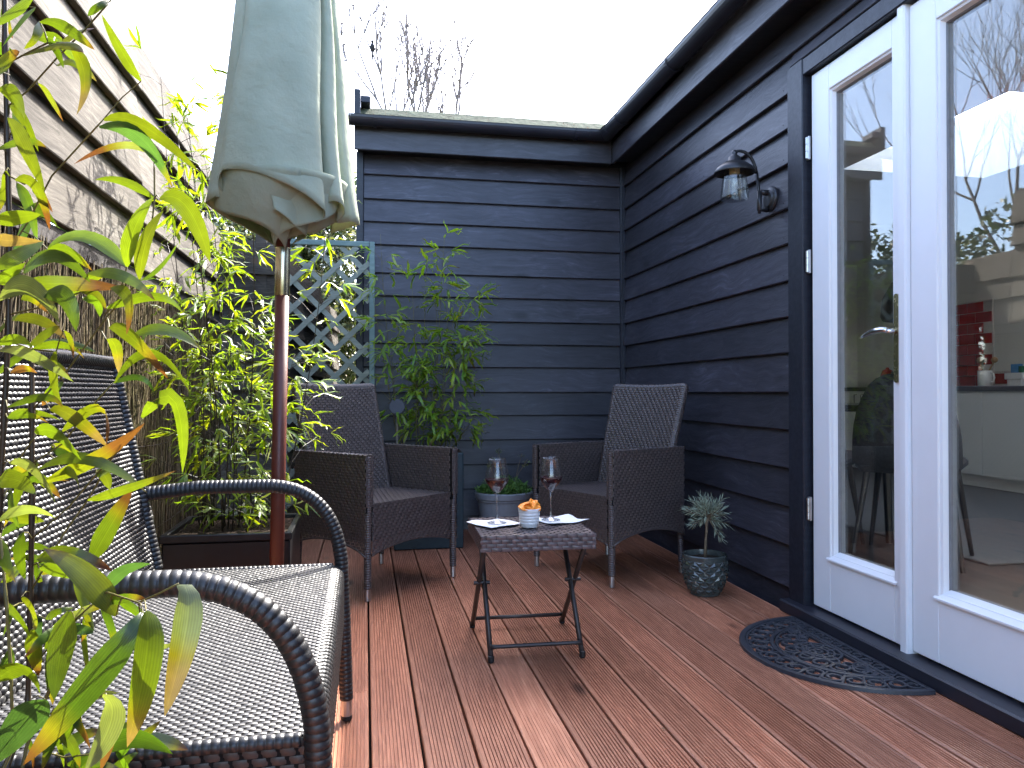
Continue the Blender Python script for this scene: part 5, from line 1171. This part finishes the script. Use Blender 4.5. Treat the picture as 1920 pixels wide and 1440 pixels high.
# ---- bare trees
t_pts = {}
def bare_tree(name, label, loc, hgt, seed, r0=.09, levels=5, spread=.55, group=None, trunk_f=.35, fork=3, m='bark', bl=None):
    t = thing(name, label, 'tree', loc, 0, group); rr = random.Random(seed)
    tk = MB(); br = MB()
    def grow(p, d, l, r_, lev):
        n = 5; P = [p]; q = Vector(p); dv = Vector(d)
        for k in range(n):
            nz_ = .16 if lev else .025; dv = (dv + Vector((rr.uniform(-nz_, nz_), rr.uniform(-nz_, nz_), .05 + (.06 if lev else 0)))).normalized(); q = q + dv * l / n; P.append(q.copy())
        (tk if lev == 0 else br).tube(P, [r_ * (1 - .42 * k / n) for k in range(n + 1)], 8 if lev < 2 else (5 if lev < 3 else 4), cap=lev > 2)
        if lev >= levels: return
        nb = fork if lev == 0 else rr.randint(3, 4) if lev < 3 else rr.randint(2, 4)
        for k in range(nb):
            i = n if (k == 0 or lev == 0) else rr.randint(2, n); a = rr.uniform(0, 2*PI); s = spread * rr.uniform(.6, 1.3)
            pr = dv.orthogonal().normalized(); pr.rotate(Matrix.Rotation(a if lev else 2*PI*k/nb + .7, 3, dv)); nd = (dv * math.cos(s) + pr * math.sin(s)).normalized()
            if k == 0 and lev > 0: nd = (dv + Vector((rr.uniform(-.2, .2), rr.uniform(-.2, .2), .1))).normalized()
            grow(P[i], nd, (bl if (bl and lev == 0) else l) * rr.uniform(.55, .85), r_ * (.68 if bl else .58), lev + 1)
    grow(Vector((0, 0, 0)), Vector((0, 0, 1)), hgt * trunk_f, r0, 0)
    ob('trunk', tk, m, t, smooth=True); ob('branches', br, m, t, smooth=True); t_pts[name + str(seed)] = np.array(br.v) + np.array(loc)
    return t
bare_tree('bare_tree', 'leafless tree rising behind the rear roof, right of the other', (1.22, 15, -.3), 8.4, 4, .046, 4, .66, None, .665, 4, m='bark_hazy', bl=2.0)
bare_tree('bare_tree', 'slim leafless tree close to the parasol, with a bird on it', (.28, 14.6, -.3), 8.0, 15, .038, 4, .62, None, .69, 3, m='bark_hazy', bl=1.9)
for k, (x, y, h) in enumerate(((-3.3, 2.0, 6.5), (-3.6, 4.6, 7.2), (-3.2, 6.6, 6.2), (-4.2, 8.2, 7.5))):
    bare_tree('hedgerow_tree', ('spindly leafless tree behind the fence near the sofa', 'leafless tree behind the fence, reflected in the wide glass door', 'leafless tree behind the fence level with the trellis', 'farthest leafless tree in the row behind the fence')[k], (x, y, -.3), h, 40 + k, .05, 5, .5, 'leafless trees behind the fence', .34, 3)
tv = t_pts['bare_tree15']; pj = tv - np.array([0, 0, CAMZ]); px_ = 960 + 1442 * (pj @ _r) / (pj @ _f); py_ = 720 - 1442 * (pj @ _u) / (pj @ _f)
bp = tv[np.argmin((px_ - 693) ** 2 + (py_ - 95) ** 2)] + np.array((0, 0, .085))
bd_ = thing('bird', 'small dark bird perched on the bare tree', 'bird', tuple(bp))
V = []
ob('body', MB().lathe([(.001, -.09), (.03, -.06), (.045, -.01), (.04, .04), (.02, .08), (.001, .09)], 12, capb=False), 'bird', bd_, rot=(R(25), 0, 0), smooth=True)
ob('head', MB().lathe([(.001, -.03), (.026, -.012), (.028, .006), (.014, .024), (.001, .028)], 10, (0, -.03, .10), capb=False).tube([(0, -.05, .10), (0, -.085, .098)], [.008, .001], 5), 'bird', bd_, smooth=True)
ob('tail', MB().bar((0, .03, -.07), (0, .07, -.19), .03, .01), 'bird', bd_)
# ---- fallen bits on the deck
for (x, y, lb_) in ((.27, 3.35, 'tiny pale fallen petal on the deck below the left armchair'), (.83, 2.05, 'tiny pale fallen petal on the deck in front of the folding table')):
    o = ob('fallen_petal', MB().add([(0, 0, .001), (.006, .003, .004), (.016, 0, .002), (.007, -.003, .004)], [(0, 1, 2, 3)]), 'utensil', None, (x, y, .002), (0, 0, random.uniform(0, 6))); tag(o, lb_, 'petal', 'fallen petals on the deck')
